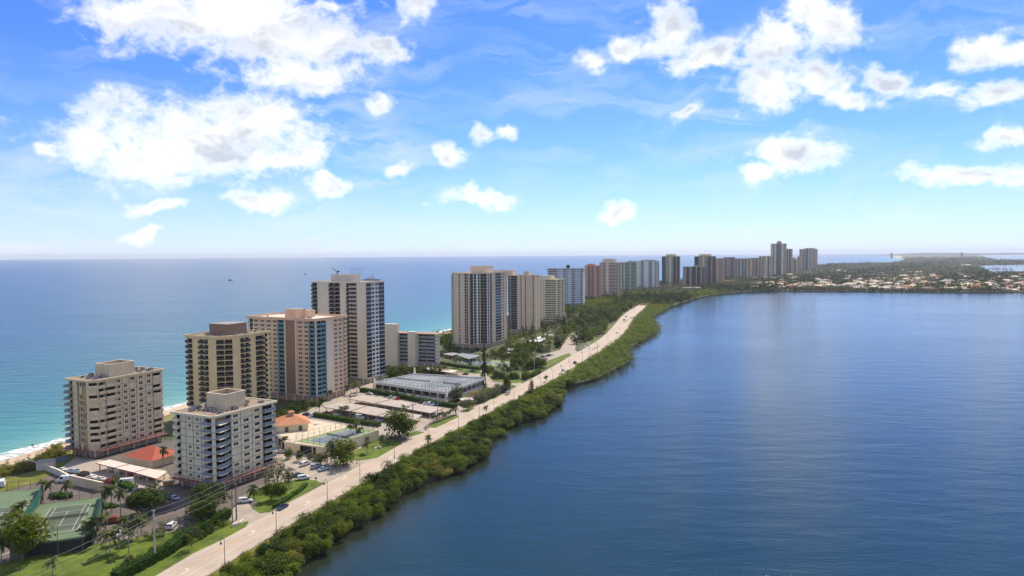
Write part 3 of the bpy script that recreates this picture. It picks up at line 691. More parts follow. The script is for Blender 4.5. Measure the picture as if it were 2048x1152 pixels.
    roofbox(H_, H_['sR']*.3, H_['sL']*.35, 8, 5, 4, 'wall_tan'); roofbox(H_, 12, H_['sL']*1.25, 10, 22, 6, 'wall_tan', name='link_block', z=-1)
    # --- cream banded block
    yb = dict(dep=1.5, out=.5, rail='wall_yellow', railh=1.15, glass='glass_warm', slab='wall_yellow')
    I_ = tower('apartment_tower', 'pale yellow tower with long curved balcony bands behind the tan towers', (1113, 648), 560, 1079, 1129, 25, 'wall_yellow',
               [O(3, ww=.5, wh=.5), Bc(5, **yb), O(3, ww=.5, wh=.5), Bc(5, **yb)], [O(4, ww=.4, wh=.45, glass='glass_warm'), O(4, ww=.3, wh=.45, glass='glass_warm'), Bc(10, **yb), Bc(6, **yb), Wl(1)], nf=18, gf=3.5, roofm='roof_cream', over=.5, par=.7)
    roofbox(I_, I_['sR']*.4, I_['sL']*.72, 14, 14, 4.5, 'wall_yellow')
    wb = dict(dep=1.4, out=.3, rail='wall_white', glass='glass_slate', slab='wall_blue')
    J_ = tower('apartment_tower', 'pale blue white tower beside the pink tower', (1166, 617), 537, 1095, 1170, 10, 'wall_blue',
               [O(4, n=3)], [Bc(5, **wb), Bc(6, **wb), O(4, n=2, ww=.4), Wl(3), Bc(3, **wb), O(3, ww=.5), Wl(3), Bc(4, **wb), O(6, n=3, ww=.45, wh=.5), Bc(3, **wb)], nf=20, gf=3.5, far=True, slab='wall_white', over=1.0, par=.5)
    roofbox(J_, J_['sR']*.5, J_['sL']*.45, 5, 5, 5, 'dark_metal', name='lift_house')
    pk = dict(dep=1.3, out=.9, rail='wall_taupe', glass='glass_warm', slab='wall_pink')
    K = tower('apartment_tower', 'salmon pink tower with stepped red roof', (1191, 602), 532, 1169, 1202, 27, 'wall_pink',
              [O(3, n=2), Bc(3, **pk), O(3, n=2)], [Wl(2), O(3, n=2, ww=.4, wh=.45), Bc(4, **pk), Wl(1.5), Bc(3.5, **pk), O(3, n=2, ww=.4, wh=.4)], nf=21, gf=3.5, far=True, roofm='tile_red', over=.5, par=.6)
    roofbox(K, K['sR']*.4, K['sL']*.6, 9, 12, 3.6, 'wall_pink', rm='tile_red')
    cbd = dict(dep=1.5, out=.4, rail='wall_cream', glass='glass_slate', slab='wall_cream', railh=1.0)
    L_ = tower('apartment_tower', 'cream tower with white balcony bands, tallest between the pink and green towers', (1233, 597), 526, 1199, 1242, 31, 'wall_cream',
               [Bc(4, **cbd), Wl(1), Bc(4, **cbd)], [Bc(4, **cbd), Wl(1.4), Bc(7, **cbd), Wl(5), Bc(14, **cbd), Wl(1)], nf=23, gf=3.5, far=True, over=.3, par=.5)
    roofbox(L_, L_['sR']*.5, L_['sL']*.55, 14, 26, 4, 'wall_cream'); roofbox(L_, L_['sR']*.5, L_['sL']*.55, 12, 20, 7.6, 'wall_cream', name='lift_house')
    sg = dict(dep=1.5, out=.2, rail='wall_sage', glass='glass_slate', slab='wall_sage')
    M_ = tower('apartment_tower', 'sage green tower right of the cream tower', (1269, 584), 525, 1238, 1274, 29, 'wall_sage', [Bc(4, **sg), Wl(2)], [Wl(4), Bc(2, **sg), Wl(2), Bc(6, **sg), Wl(1.6), Bc(4, **sg), Wl(.8)], nf=20, gf=3.5, far=True, over=.2)
    roofbox(M_, 8, M_['sL']*.25, 10, 16, 3.4, 'wall_sage')
    ww = dict(dep=1.5, out=.2, rail='wall_blue', glass='glass_teal', slab='wall_white')
    N__ = tower('apartment_tower', 'white tower with blue green strips standing alone between green and dark towers', (1312, 579), 522.5, 1272, 1318.5, 34, 'wall_white', [Bc(4, out=1.2, dep=1, rail='wall_white'), Wl(2), Bc(4, out=1.2, dep=1, rail='wall_white')], [Wl(3), Wl(3, wall='wall_cream'), Bc(4, **ww), Wl(3), Wl(3), Bc(4.5, **ww), Wl(3), Bc(2, **ww)], nf=20, gf=3.5, far=True, over=.3, roofm='tile_red')
    roofbox(N__, 10, N__['sL']*.45, 8, 34, 2.6, 'wall_taupe')
    # --- dark towers
    dk = dict(dep=1.5, out=.3, rail='rail_dark', glass='glass_navy', slab='wall_taupe')
    lt = dict(dep=1.2, out=.4, rail='wall_cream', glass='glass_dark', slab='wall_cream')
    O_ = tower('apartment_tower', 'dark brown tower with a cream central stripe, left of the two dark towers', (1347, 570), 513, 1324, 1360.5, 47, 'wall_taupe', [Bc(6, **dk), O(3, n=2), Bc(6, **dk), Bc(3, **lt)], [Bc(6, **dk), O(3, n=2), Bc(3, **lt), Wl(3, wall='wall_cream'), Bc(3, **lt), Wl(1)], nf=25, gf=3.5, far=True, over=.3)
    roofbox(O_, O_['sR']*.5, O_['sL']*.5, 18, 20, 5.6, 'wall_mustard')
    Q_ = tower('apartment_tower', 'tall dark brown tower with cream stripes behind a shorter dark block', (1415, 570), 513, 1389, 1431.5, 49, 'wall_taupe', [Bc(6, **dk), O(3, n=2), Bc(6, **dk)], [Bc(7, **dk), O(3, n=2), Bc(4, **lt), Wl(3, wall='wall_cream'), Bc(5, **lt), Wl(1)], nf=25, gf=3.5, far=True, over=.3)
    roofbox(Q_, Q_['sR']*.5, Q_['sL']*.5, 18, 26, 5.6, 'wall_mustard')
    P_ = tower('apartment_tower', 'short dark block standing in front of the taller dark tower', (1405, 575), 534, 1366, 1412, 45, 'wall_taupe', [Bc(4, **dk), O(3, n=2), Bc(4, **dk)], [Bc(5, **lt), Bc(4, **dk), O(3, n=3), Bc(6, **dk), Wl(.7, wall='wall_cream'), Bc(5, **dk), O(3, n=2)], nf=16, gf=3.5, far=True, over=.2)
    roofbox(P_, 8, P_['sL']*.45, 6, 9, 4, 'wall_taupe', name='lift_house')
    # --- the far row
    def farT(label, N_, vt, uL, uR, wall, lf, nf, **k):
        return tower('apartment_tower', label, N_, vt, uL, uR, k.pop('th', math.degrees(math.atan((N_[0]-1024)/F))+20), wall, [Bc(5, **sl), O(3, n=2)], lf, nf=nf, gf=3.5, far=True, over=.3, **k)
    sl = dict(dep=1.6, out=.3, rail='wall_grey', glass='glass_slate', slab='wall_white')
    s2 = dict(dep=1.6, out=.3, rail='wall_tan', glass='glass_slate', slab='wall_cream')
    farT('slim beige tower touching the tall dark tower on its right', (1446, 566), 517, 1429, 1449, 'wall_peach', [Bc(3, **s2), Wl(2), Bc(4, **s2), Wl(1.5)], 23)
    farT('grey blue tower at the left end of the far row of four', (1466, 558), 514.8, 1447, 1470, 'wall_taupe', [Wl(2), Gl(2), Wl(2), Bc(3, **sl), Wl(1), Gl(2), Wl(1)], 23)
    farT('second tower from the left in the far row, with pale and blue strips', (1496, 558), 517, 1470, 1499.5, 'wall_cream', [Bc(3, **sl), Wl(1), Gl(2, glass='glass_teal'), Wl(2, wall='wall_cream'), Gl(2), Wl(1), Gl(2, glass='glass_teal'), Wl(2, wall='wall_tan')], 22, roofm='tile_red')
    farT('third tower in the far row with beige upright bands', (1526, 558), 516, 1499, 1529, 'wall_tan', [Gl(1), Wl(2), Bc(3, **s2), Wl(1), Gl(2), Wl(1), Bc(3, **s2), Wl(1), Gl(1.5, glass='glass_navy')], 22, roofm='tile_red')
    farT('pale block at the right end of the far row, left foot of the tallest tower', (1543, 556), 512.5, 1518, 1546, 'wall_cream', [Gl(2), Wl(2), Gl(2), Wl(2), Gl(2, glass='glass_teal'), Wl(1), Gl(1)], 24)
    T_ = farT('tallest white and grey tower with a small dome on its roof', (1570, 553), 487.3, 1541, 1573, 'wall_cream', [Wl(3), Gl(1.4, glass='glass_warm'), Wl(2.4), Gl(6, glass='glass_slate'), Wl(3), Gl(.8), Wl(1)], 36)
    roofbox(T_, 12, T_['sL']*.5, 14, 14, 4, 'wall_taupe', name='drum')
    mb = MB()
    for k in range(6):
        a0, a1 = k*math.pi/14, (k+1)*math.pi/14
        mb.bar((0, 0, 7*math.sin(a0)), (0, 0, 7*math.sin(a1)), 7*math.cos(a0), 'wall_taupe', 14, 7*math.cos(a1))
    p = T_['T'](12, T_['sL']*.5); place(mb.mesh('dome'), 'dome', T_['root'], (p[0]-T_['x'], p[1]-T_['y'], T_['h']+4))
    farT('slim tower with a peaked top just behind the tallest tower', (1583, 549), 498, 1570, 1585, 'wall_tan', [Wl(1), Gl(2), Wl(1), Gl(2), Wl(1)], 32)
    V_ = farT('mid height dark and cream block in front of the tallest tower', (1566, 549), 520, 1548, 1568, 'wall_cream', [Gl(2, glass='glass_warm'), Wl(1.5), Gl(2), Wl(1), Gl(2, glass='glass_warm')], 19)
    W_ = farT('mid height block with pale orange roof right of the tallest tower', (1592, 549), 519, 1568, 1594, 'wall_tan', [Wl(1), Gl(2, glass='glass_warm'), Wl(2), Gl(4, glass='glass_slate'), Wl(2), Gl(2)], 19, roofm='tile_orange')
    roofbox(W_, 10, W_['sL']*.45, 12, 26, 7, 'wall_yellow')
    farT('plain tan block tucked between the middle blocks and the far right tower', (1601, 548), 513, 1594, 1603, 'wall_tan', [Wl(1), Gl(1), Wl(1)], 22)
    X_ = farT('broad brown tower standing apart at the right end of the row', (1630, 541), 498.2, 1598.5, 1635, 'wall_tan', [Bc(3, **sl), Wl(1), Gl(2), Wl(1, wall='wall_grey'), Gl(3), Wl(1, wall='wall_grey'), Bc(3, **sl), Wl(1), Bc(3, **s2)], 34)
    roofbox(X_, 20, X_['sL']*.45, 20, 40, 5, 'wall_tan')
    return dict(A=A, B=B, C=C, D=D, E=E_, F=F_, G=G_, H=H_)
BLD = build_buildings()
# ================================================================== grounds, roads and low structures
def seg_things():
    n = len(ROADL_S)
    b = MB()
    for i in range(n-1): b.face([(*ROADL_S[i], .044), (*ROADR_S[i], .044), (*ROADR_S[i+1], .044), (*ROADL_S[i+1], .044)], 'road_asphalt')
    b.build('road', kind='structure')
    # painted lines: continuous edges, turn lane
    def line(fr, w, mn, z=.05, dash=None, y0=150, y1=1140):
        mb = MB(); P = [(a[0]+(c[0]-a[0])*fr, a[1]+(c[1]-a[1])*fr) for a, c in zip(ROADL_S, ROADR_S)]
        P = [p for p in densify(P, 3.0) if y0 < p[1] < y1]; o = offset_line(P, w/2); q = offset_line(P, -w/2)
        for i in range(len(P)-1):
            if dash and (i % dash[1]) >= dash[0]: continue
            mb.face([(*q[i], z), (*o[i], z), (*o[i+1], z), (*q[i+1], z)], mn)
        return mb
    road = bpy.data.objects['road']
    for fr in (.10, .90): line(fr, .13, 'paint_white').build('lane_line', road)
    line(.645, .18, 'paint_white').build('lane_line', road)
    for fr in (.37, .385): line(fr, .14, 'paint_yellow').build('lane_line', road)
    line(.635-.01, .14, 'paint_yellow', dash=(1, 4)).build('lane_line', road)
    # pale concrete shoulder kerbs
    for L_, s in ((ROADL_S, -1), (ROADR_S, 1)):
        mb = MB(); P = [p for p in densify(L_, 6) if 100 < p[1] < 1200]; o = offset_line(P, .5*s)
        for i in range(len(P)-1):
            q = [(*P[i], .16), (*P[i+1], .16), (*o[i+1], .16), (*o[i], .16)] if s > 0 else [(*P[i], .048), (*P[i+1], .048), (*o[i+1], .048), (*o[i], .048)]
            mb.face(q if s < 0 else q[::-1], 'concrete')
        mb.build('kerb', road)
    # turn arrows in the centre lane
    am = MB(); S = 1.5
    am.face([(-.12*S, -1.6*S, 0), (.12*S, -1.6*S, 0), (.12*S, .3*S, 0), (-.12*S, .3*S, 0)], 'paint_white')
    am.face([(-.12*S, .3*S, 0), (.12*S, .3*S, 0), (-.3*S, 1.0*S, 0), (-.55*S, .75*S, 0)], 'paint_white')
    am.face([(-.35*S, 1.35*S, 0), (-1.1*S, .85*S, 0), (-.5*S, .3*S, 0)], 'paint_white')
    me = am.mesh('turn_arrow')
    for u, v in [(373, 1143), (506, 1066), (617, 1006), (692, 955), (782, 915), (845, 886), (903, 856), (952, 834), (991, 813), (1054, 778)]:
        g = G(u, v); place(me, 'turn_arrow', road, (g.x, g.y, .056), R(-17))
seg_things()
def S(name, px, mn, z, z0=0.0, **t): return sheet(name, PX(px, z0), z, mn, **t)
# big paved lots, then lawns
PAVED = [
 [(0, 1140), (0, 975), (60, 962), (105, 925), (150, 905), (330, 880), (560, 890), (585, 965), (520, 1005), (500, 1045), (470, 1052), (452, 1036), (386, 1056), (333, 1071), (190, 1092), (178, 1108), (120, 1118)],
 [(520, 935), (545, 850), (640, 810), (700, 770), (760, 765), (960, 825), (1000, 790), (935, 845), (860, 860), (845, 880), (808, 892), (735, 925), (690, 940), (660, 965), (628, 965), (560, 990)],
 [(905, 745), (960, 738), (985, 760), (1040, 765), (1052, 770), (1012, 785), (960, 770)],
 [(1050, 730), (1060, 716), (1120, 700), (1140, 665), (1155, 672), (1150, 700), (1158, 706), (1140, 716), (1100, 722)]]
LAWNS = [
 ('lawn', [(-60, 1140), (0, 1130), (60, 1108), (125, 1098), (190, 1088), (335, 1066), (386, 1052), (450, 1034), (470, 1050), (498, 1042), (492, 1054), (444, 1080), (386, 1107), (306, 1155), (200, 1230), (-60, 1230)]),
 ('lawn', [(487, 993), (530, 972), (600, 958), (633, 961), (642, 967), (589, 999), (548, 1021), (520, 1026), (505, 1018), (515, 1003)]),
 ('lawn', [(737, 878.6), (774, 877), (805, 887), (754, 916), (715, 921.6), (702, 919), (680, 928), (672, 922), (721, 897)]),
 ('lawn', [(814, 876), (849, 865), (834, 862), (812, 868)]),
 ('lawn', [(856, 855), (871, 856), (918, 834), (912, 828), (864, 846)]),
 ('lawn', [(923, 823), (935, 824), (949, 817), (943, 812)]),
 ('lawn', [(962, 808), (1012, 786), (1003, 782), (950, 803)]),
 ('lawn', [(1016, 778), (1035, 774), (1025, 769.5)]),
 ('lawn', [(1025, 766.5), (1052, 764), (1032, 759.6), (989, 756.7), (984, 763.5)]),
 ('lawn', [(880, 735), (960, 738), (962, 748), (905, 744)]),
 ('lawn', [(985, 742), (1036, 745), (1070, 740), (1105, 727), (1065, 746), (1040, 757), (975, 752)]),
 ('lawn', [(876, 697), (896, 700), (884, 712), (874, 712)]),
 ('lawn', [(1077, 742), (1110, 727), (1143, 711), (1138, 706), (1100, 720), (1070, 735)]),
 ('lawn', [(1160, 698), (1186, 685), (1200, 677), (1192, 674), (1165, 690)]),
 ('lawn', [(1210, 668), (1227, 650), (1222, 648), (1203, 665)]),
 ('dry_lawn', [(0, 962), (60, 945), (112, 925), (135, 905), (150, 915), (110, 945), (75, 965), (0, 985)])]
for i, p in enumerate(PAVED): S('car_park' if i else 'parking_lot', p, 'asphalt' if i == 0 else 'concrete', .006+.005*i)
for i, (m_, p) in enumerate(LAWNS): S('lawn', p, m_, .05+.005*i)
S('driveway', [(470, 1052), (452, 1030), (500, 985), (560, 950), (600, 925), (640, 930), (700, 935), (704, 923), (735, 921), (650, 966), (632, 962), (600, 957), (530, 970), (487, 992), (505, 1018), (520, 1027), (540, 1024), (495, 1051)], 'concrete', .028)
S('driveway', [(105, 925), (150, 912), (330, 940), (345, 958), (300, 990), (230, 975), (150, 950)], 'concrete', .033)
S('driveway', [(806, 888), (770, 876), (800, 872), (816, 876), (852, 865), (846, 856), (872, 835), (900, 830), (912, 829), (872, 857), (856, 856), (850, 865), (830, 880)], 'asphalt', .038)
S('verge', [(1181, 702), (1186, 698), (1201, 690), (1196, 695)], 'dry_lawn', .13)
S('verge', [(1247.5, 646.5), (1250, 642), (1256.6, 637.5), (1253, 642)], 'dry_lawn', .13)
# grass verge between road and mangroves
mb = MB(); P = [p for p in densify(ROADR_S, 8) if 100 < p[1] < 1200]; o = offset_line(P, .5); o2 = offset_line(P, 3.6)
for i in range(len(P)-1): mb.face([(*o[i], .03), (*o2[i], .03), (*o2[i+1], .03), (*o[i+1], .03)], 'dry_lawn')
mb.build('verge', kind='structure')
P = [p for p in densify(ROADR_S, 8) if 60 < p[1] < 1500]; o = offset_line(P, 3.6)
wx = [lerp_line(WATL, p[1])-.3 for p in o]; mb = MB()
for i in range(len(P)-1): mb.face([(*o[i], .02), (max(wx[i], o[i][0]), o[i][1], .02), (max(wx[i+1], o[i+1][0]), o[i+1][1], .02), (*o[i+1], .02)], 'mangrove_mud')
mb.build('mangrove_bed', kind='structure')
# white parking stripes as parts of the lot
lot = bpy.data.objects['parking_lot']
def stripes(px0, px1, n, ln, ang, par=lot):
    a, b = G(*px0), G(*px1); mb = MB(); mb.box((0, 0, .001), (.14, ln, .002), 'paint_white'); me = mb.mesh('bay_line')
    for k in range(n+1):
        p = a.lerp(b, k/n); place(me, 'bay_line', par, (p.x, p.y, .045), R(ang))
stripes((236, 1079), (350, 1060), 7, 5, 12); stripes((2, 1110), (24, 1104), 2, 5, -20); stripes((560, 917), (655, 938), 7, 5, -28); stripes((20, 990), (66, 984), 4, 4.6, 20)

# ---------------------------------------------------------------- podium tennis decks
def frame_court(root, c, ax, w, l, z, surf, line='paint_white', net=True):
    """court centre c, ax = unit vector along the net; lines, net, posts as parts of the deck"""
    ax = Vector(ax).normalized(); ay = Vector((-ax.y, ax.x)); rz = math.atan2(ax.y, ax.x); ox = root.location
    o = Vector((c[0]-ox.x, c[1]-ox.y, z))
    mb = MB(); mb.box((0, 0, 0), (w+.1, l+.1, .006), surf); place(mb.mesh('court_surface'), 'court_surface', root, o+Vector((0, 0, .004)), rz)
    mb = MB(); t = .13; W2, L2 = w/2, l/2; sw = W2-1.37
    for s in (-1, 1):
        mb.box((0, s*L2, 0), (w, t, .004), line); mb.box((s*W2, 0, 0), (t, l-t, .003), line); mb.box((s*sw, 0, 0), (t, l-t, .003), line)
        mb.box((0, s*6.4, 0), (2*sw-t, t, .003), line)
    mb.box((0, 0, 0), (t, 12.7, .003), line)
    place(mb.mesh('court_lines'), 'court_lines', root, o+Vector((0, 0, .012)), rz)
    if net:
        mb = MB(); mb.box((0, 0, .5), (w+1.6, .03, .9), 'net_dark'); mb.box((0, 0, .98), (w+1.6, .05, .07), 'paint_white')
        nt = place(mb.mesh('net'), 'net', root, o, rz)
        mb = MB(); mb.bar((0, 0, 0), (0, 0, 1.1), .06, 'dark_metal'); me = mb.mesh('net_post')
        for s in (-1, 1): place(me, 'net_post', root, o+ax.to_3d()*s*(W2+.9), rz)
FP = {}
def fence_run(root, pts, z, h=3.0, step=3.0, screen=None, name='fence_post', rail=True):
    """posts as single parts, wires or windscreen between them; pts world"""
    ox = root.location
    if (h, name) not in FP:
        mb = MB(); mb.bar((0, 0, 0), (0, 0, h), .07, 'dark_metal', 5); FP[(h, name)] = mb.mesh(name)
    for a, b in zip(pts[:-1], pts[1:]):
        a = Vector(a[:2]); b = Vector(b[:2]); L = (b-a).length; n = max(1, int(L/step))
        for k in range(n+1):
            p = a.lerp(b, k/n); place(FP[(h, name)], name, root, (p.x-ox.x, p.y-ox.y, z))
        mid = (a+b)/2; rz = math.atan2((b-a).y, (b-a).x); mb = MB()
        if rail:
            for hh in (h, h*.5, .1): mb.box((0, 0, hh), (L, .05, .05), 'dark_metal')
            place(mb.mesh('fence_rail'), 'fence_rail', root, (mid.x-ox.x, mid.y-ox.y, z))
            col.objects[-1].rotation_euler.z = rz
        if screen:
            mb = MB(); mb.box((0, 0, h*.5), (L-.2, .04, h*.9), screen); q = place(mb.mesh('windscreen'), 'windscreen', root, (mid.x-ox.x, mid.y-ox.y, z), rz)
mat('screen_green', (.02, .13, .085), rough=.8, var=.2, scale=1.5)

def deck(name, label, px, z, top, side, cat):
    pl = PX(px, z); c = Vector((sum(p[0] for p in pl)/len(pl), sum(p[1] for p in pl)/len(pl), 0))
    root = thing(name, label, cat, c); rel = [(p[0]-c.x, p[1]-c.y) for p in pl]
    ar = sum(a[0]*b[1]-b[0]*a[1] for a, b in zip(rel, rel[1:]+rel[:1]))
    if ar < 0: rel = rel[::-1]; pl = pl[::-1]
    mb = MB(); mb.prism(rel, z-.6, z, top, side=side, bottom=True); mb.build('slab', root)
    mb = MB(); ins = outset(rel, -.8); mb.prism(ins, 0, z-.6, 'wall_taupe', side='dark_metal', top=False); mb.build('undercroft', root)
    cm = MB(); cm.box((0, 0, (z-.6)/2), (.5, .5, z-.6), side); me = cm.mesh('column')
    out = outset(rel, -.35)
    for a, b in zip(out, out[1:]+out[:1]):
        a = Vector(a); b = Vector(b); n = max(1, int((b-a).length/6))
        for k in range(n): p = a.lerp(b, k/n); place(me, 'column', root, (p.x, p.y, 0))
    return root, pl
DZ = 4.0
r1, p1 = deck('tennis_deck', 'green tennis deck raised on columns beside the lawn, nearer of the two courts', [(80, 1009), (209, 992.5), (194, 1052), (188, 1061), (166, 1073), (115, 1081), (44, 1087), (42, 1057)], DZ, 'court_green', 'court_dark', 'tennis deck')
c0 = (G(102, 1016, DZ)+G(182, 1006.6, DZ))/2; bx = (G(182, 1006.6, DZ)-G(102, 1016, DZ)).to_2d().normalized(); dn = Vector((bx.y, -bx.x))
cc = c0.to_2d()+dn*11.885
frame_court(r1, cc, bx, 10.97, 23.77, DZ, 'court_dark')
fence_run(r1, PX([(82, 1009), (208, 993.5)], DZ), DZ, 3.2, 3.2, None)
fence_run(r1, PX([(208, 994), (193, 1052)], DZ), DZ, 3.2, 3.2, 'screen_green')
fence_run(r1, PX([(187, 1060), (165, 1072), (115, 1080), (46, 1086)], DZ), DZ, 3.2, 4.2, None)
r2, p2_ = deck('tennis_deck', 'green tennis deck cut by the left picture edge, behind the green windscreen', [(-90, 990), (86, 976.5), (78, 1009), (40, 1057), (0, 1058), (-90, 1064)], DZ, 'court_green', 'court_dark', 'tennis deck')
frame_court(r2, cc-bx*18.6+dn*-6.5, bx, 10.97, 23.77, DZ, 'court_dark')
fence_run(r2, PX([(-80, 990), (84, 977)], DZ), DZ, 3.2, 3.2, None)
fence_run(r2, PX([(85, 978), (77, 1009), (43, 1052)], DZ), DZ, 3.2, 3.0, 'screen_green')
fence_run(r2, PX([(-80, 1061), (38, 1056)], DZ), DZ, 3.2, 3.6, None)
def bench(px, label, z=0):
    g = G(*px, z); root = thing('bench', label, 'bench', (g.x, g.y, z), .4)
    mb = MB(); mb.box((0, 0, .45), (1.8, .45, .07), 'court_teal'); mb.build('seat', root)
    for s in (-.7, .7):
        mb = MB(); mb.box((s, 0, .21), (.08, .4, .42), 'dark_metal'); mb.build('leg', root)
bench((62.5, 1043), 'pale teal bench at the fence between the two green courts', DZ)
# ---------------------------------------------------------------- pavilion podium with blue court
PZ = 4.1
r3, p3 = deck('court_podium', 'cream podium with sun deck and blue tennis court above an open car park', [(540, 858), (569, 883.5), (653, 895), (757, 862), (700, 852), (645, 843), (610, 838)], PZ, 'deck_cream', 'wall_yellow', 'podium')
ox = r3.location
q = PX([(594, 882.5), (653, 894), (755, 862), (701, 853.2)], PZ); mb = MB(); mb.prism([(a[0]-ox.x, a[1]-ox.y) for a in q], PZ-.1, PZ+.006, 'court_lime'); mb.f = mb.f[4:]; mb.m = mb.m[4:]; mb.build('court_apron', r3)
a_, b_ = G(594, 882.5, PZ), G(701, 853.2, PZ); ln = (b_-a_).to_2d().normalized(); cen = sum((G(u, v, PZ).to_2d() for u, v in ((594, 882.5), (653, 894), (755, 862), (701, 853.2))), Vector((0, 0)))/4
frame_court(r3, cen-ln*1, Vector((-ln.y, ln.x)), 10.97, 23.77, PZ+.006, 'court_blue')
fence_run(r3, PX([(592, 883), (652, 893.5), (756, 861.7), (702, 853), (594, 881.5)], PZ), PZ, 3.0, 3.0, None)
fence_run(r3, PX([(545, 862), (569, 882.5), (590, 885)], PZ), PZ, 1.1, 2.0, None, name='railing_post')
w1, w2 = G(653, 895, PZ), G(757, 862, PZ); e3 = (w2-w1).to_2d().normalized(); mid = (w1+w2)/2; L_ = (w2-w1).to_2d().length
mb = MB(); mb.box((0, -.05, PZ/2+.3), (L_, .3, PZ+.6), 'wall_yellow'); place(mb.mesh('podium_wall'), 'podium_wall', r3, (mid.x-ox.x, mid.y-ox.y, 0), math.atan2(e3.y, e3.x))
w1, w2 = G(569, 883.5, PZ), G(601, 888, PZ)
for (ua, va), (ub, vb) in (((569, 883.5), (600, 888)), ((632, 892), (653, 895))):
    w1, w2 = G(ua, va, PZ), G(ub, vb, PZ); mid = (w1+w2)/2; e3 = (w2-w1); mb = MB(); mb.box((0, 0, PZ/2), (e3.length, .3, PZ), 'wall_yellow'); place(mb.mesh('podium_wall'), 'podium_wall', r3, (mid.x-ox.x, mid.y-ox.y, 0), math.atan2(e3.y, e3.x))
def hip_house(name, label, cat, px, z, dx, dy, h, rh, rz, wallm, roofm, over=.7, cupola=False, group=None, ridge=.35, root=None):
    g = G(*px, z); root = thing(name, label, cat, (g.x, g.y, z), rz, group)
    mb = MB(); mb.box((0, 0, h/2), (dx, dy, h), wallm); mb.build('wall', root)
    mb = MB(); X, Y = dx/2+over, dy/2+over; k = max(0, X-Y)+ridge
    b = [(-X, -Y, h), (X, -Y, h), (X, Y, h), (-X, Y, h)]; t = [(-k, 0, h+rh), (k, 0, h+rh)]
    mb.face([b[0], b[1], t[1], t[0]], roofm); mb.face([b[2], b[3], t[0], t[1]], roofm); mb.face([b[1], b[2], t[1]], roofm); mb.face([b[3], b[0], t[0]], roofm); mb.face(b[::-1], wallm)
    mb.box((0, 0, h-.12), (2*X, 2*Y, .18), 'wall_cream'); rf = mb.build('roof', root)
    if cupola:
        mb = MB(); mb.box((0, 0, h+rh+.1), (2, 2, 1.2), 'wall_taupe'); mb.box((0, 0, h+rh+1.1), (3, 3, .8), roofm, 0, .1); mb.build('cupola', rf)
    return root
pv = hip_house('pavilion', 'square cream pavilion with orange tiled hip roof and cupola on the sun deck', 'pavilion', (583, 856), PZ, 13, 13, 3.2, 3.6, R(25), 'wall_yellow', 'tile_orange', 1.2, True)
wm = MB(); wm.box((0, 0, 0), (1.6, .1, 2.1), 'glass_warm'); wme = wm.mesh('door')
for k in range(3): place(wme, 'door', pv, (6.56, -4+4*k, 1.1), math.pi/2)
for k in range(2): place(wme, 'door', pv, (-3+6*k, -6.56, 1.1), 0)
lm = MB(); lm.box((0, 0, .35), (.7, 1.5, .1), 'white_paint'); lm.box((0, .95, .6), (.7, .1, .6), 'white_paint', 0)
for s in (-.3, .3):
    for y in (-.6, .6): lm.box((s, y, .15), (.06, .06, .3), 'white_paint')
lme = lm.mesh('sun_lounger')
for k, (u, v) in enumerate([(598, 859.5), (601.5, 858.6), (605, 857.7), (609, 856.8), (612, 856)]):
    g = G(u, v, PZ); thing('sun_lounger', 'white sun lounger in the row beside the orange roofed pavilion', 'sun lounger', (g.x, g.y, PZ), R(25), 'sun loungers beside the pavilion', lme)
for k, (u, v, lb) in enumerate([(633, 849, 'low white table with chairs on the sun deck, nearer the hedge'), (555, 866, 'low white table on the left edge of the sun deck')]):
    g = G(u, v, PZ); mb = MB(); mb.box((0, 0, .72), (1.4, 1.4, .06), 'white_paint'); mb.bar((0, 0, 0), (0, 0, .7), .08, 'white_paint')
    for s in ((1.1, 0), (-1.1, 0), (0, 1.1), (0, -1.1)): mb.box((s[0], s[1], .25), (.5, .5, .5), 'white_paint')
    thing('patio_table', lb, 'table', (g.x, g.y, PZ), .3, None, mb.mesh('patio_table'))
# red roofed clubhouse by the left tower
hip_house('clubhouse', 'low clubhouse with red tiled hip roof between the two towers under repair', 'clubhouse', (306, 925), 0, 15, 12, 3.4, 3.4, R(-26), 'wall_sandstone', 'tile_red', 1.2)
hip_house('gatehouse', 'small white roofed hut beside the clipped orange tree', 'hut', (933, 807), 0, 6, 5, 2.6, .8, R(20), 'wall_cream', 'roof_cream', .5)
S('swimming_pool', [(322, 911), (338, 908), (345, 912), (330, 915.5)], 'court_teal', .02)
# ---------------------------------------------------------------- carports
def carport(label, quad, z, roofm, th=.35, group=None, posts=True, fascia='wall_taupe', inset=1.0):
    pl = PX(quad, z); c = Vector((sum(p[0] for p in pl)/4, sum(p[1] for p in pl)/4, 0)); rel = [(p[0]-c.x, p[1]-c.y) for p in pl]
    if sum(a[0]*b[1]-b[0]*a[1] for a, b in zip(rel, rel[1:]+rel[:1])) < 0: rel = rel[::-1]
    root = thing('carport', label, 'carport', c, 0, group)
    mb = MB(); mb.prism(rel, z-th, z, roofm, side=fascia, bottom=True); mb.build('roof', root)
    pm = MB(); pm.box((0, 0, (z-th)/2), (.35, .35, z-th), 'wall_tan'); me = pm.mesh('post')
    o = outset(rel, -inset)
    for a, b in zip(o, o[1:]+o[:1]):
        a = Vector(a); b = Vector(b); n = max(1, round((b-a).length/6))
        for k in range(n): p = a.lerp(b, k/n); place(me, 'post', root, (p.x, p.y, 0))
    return root
def z6(x, y): return (520+x/5.12, 780+y/5.12)
def z7(x, y): return (720+x/5.12, 620+y/5.12)
def z2(x, y): return (x/4.267, 880+y/4.267)
near = [(895, 88), (1175, 135), (1450, 182), (1745, 235)]; farr = [(1050, 52), (1335, 95), (1600, 140), (1885, 185)]
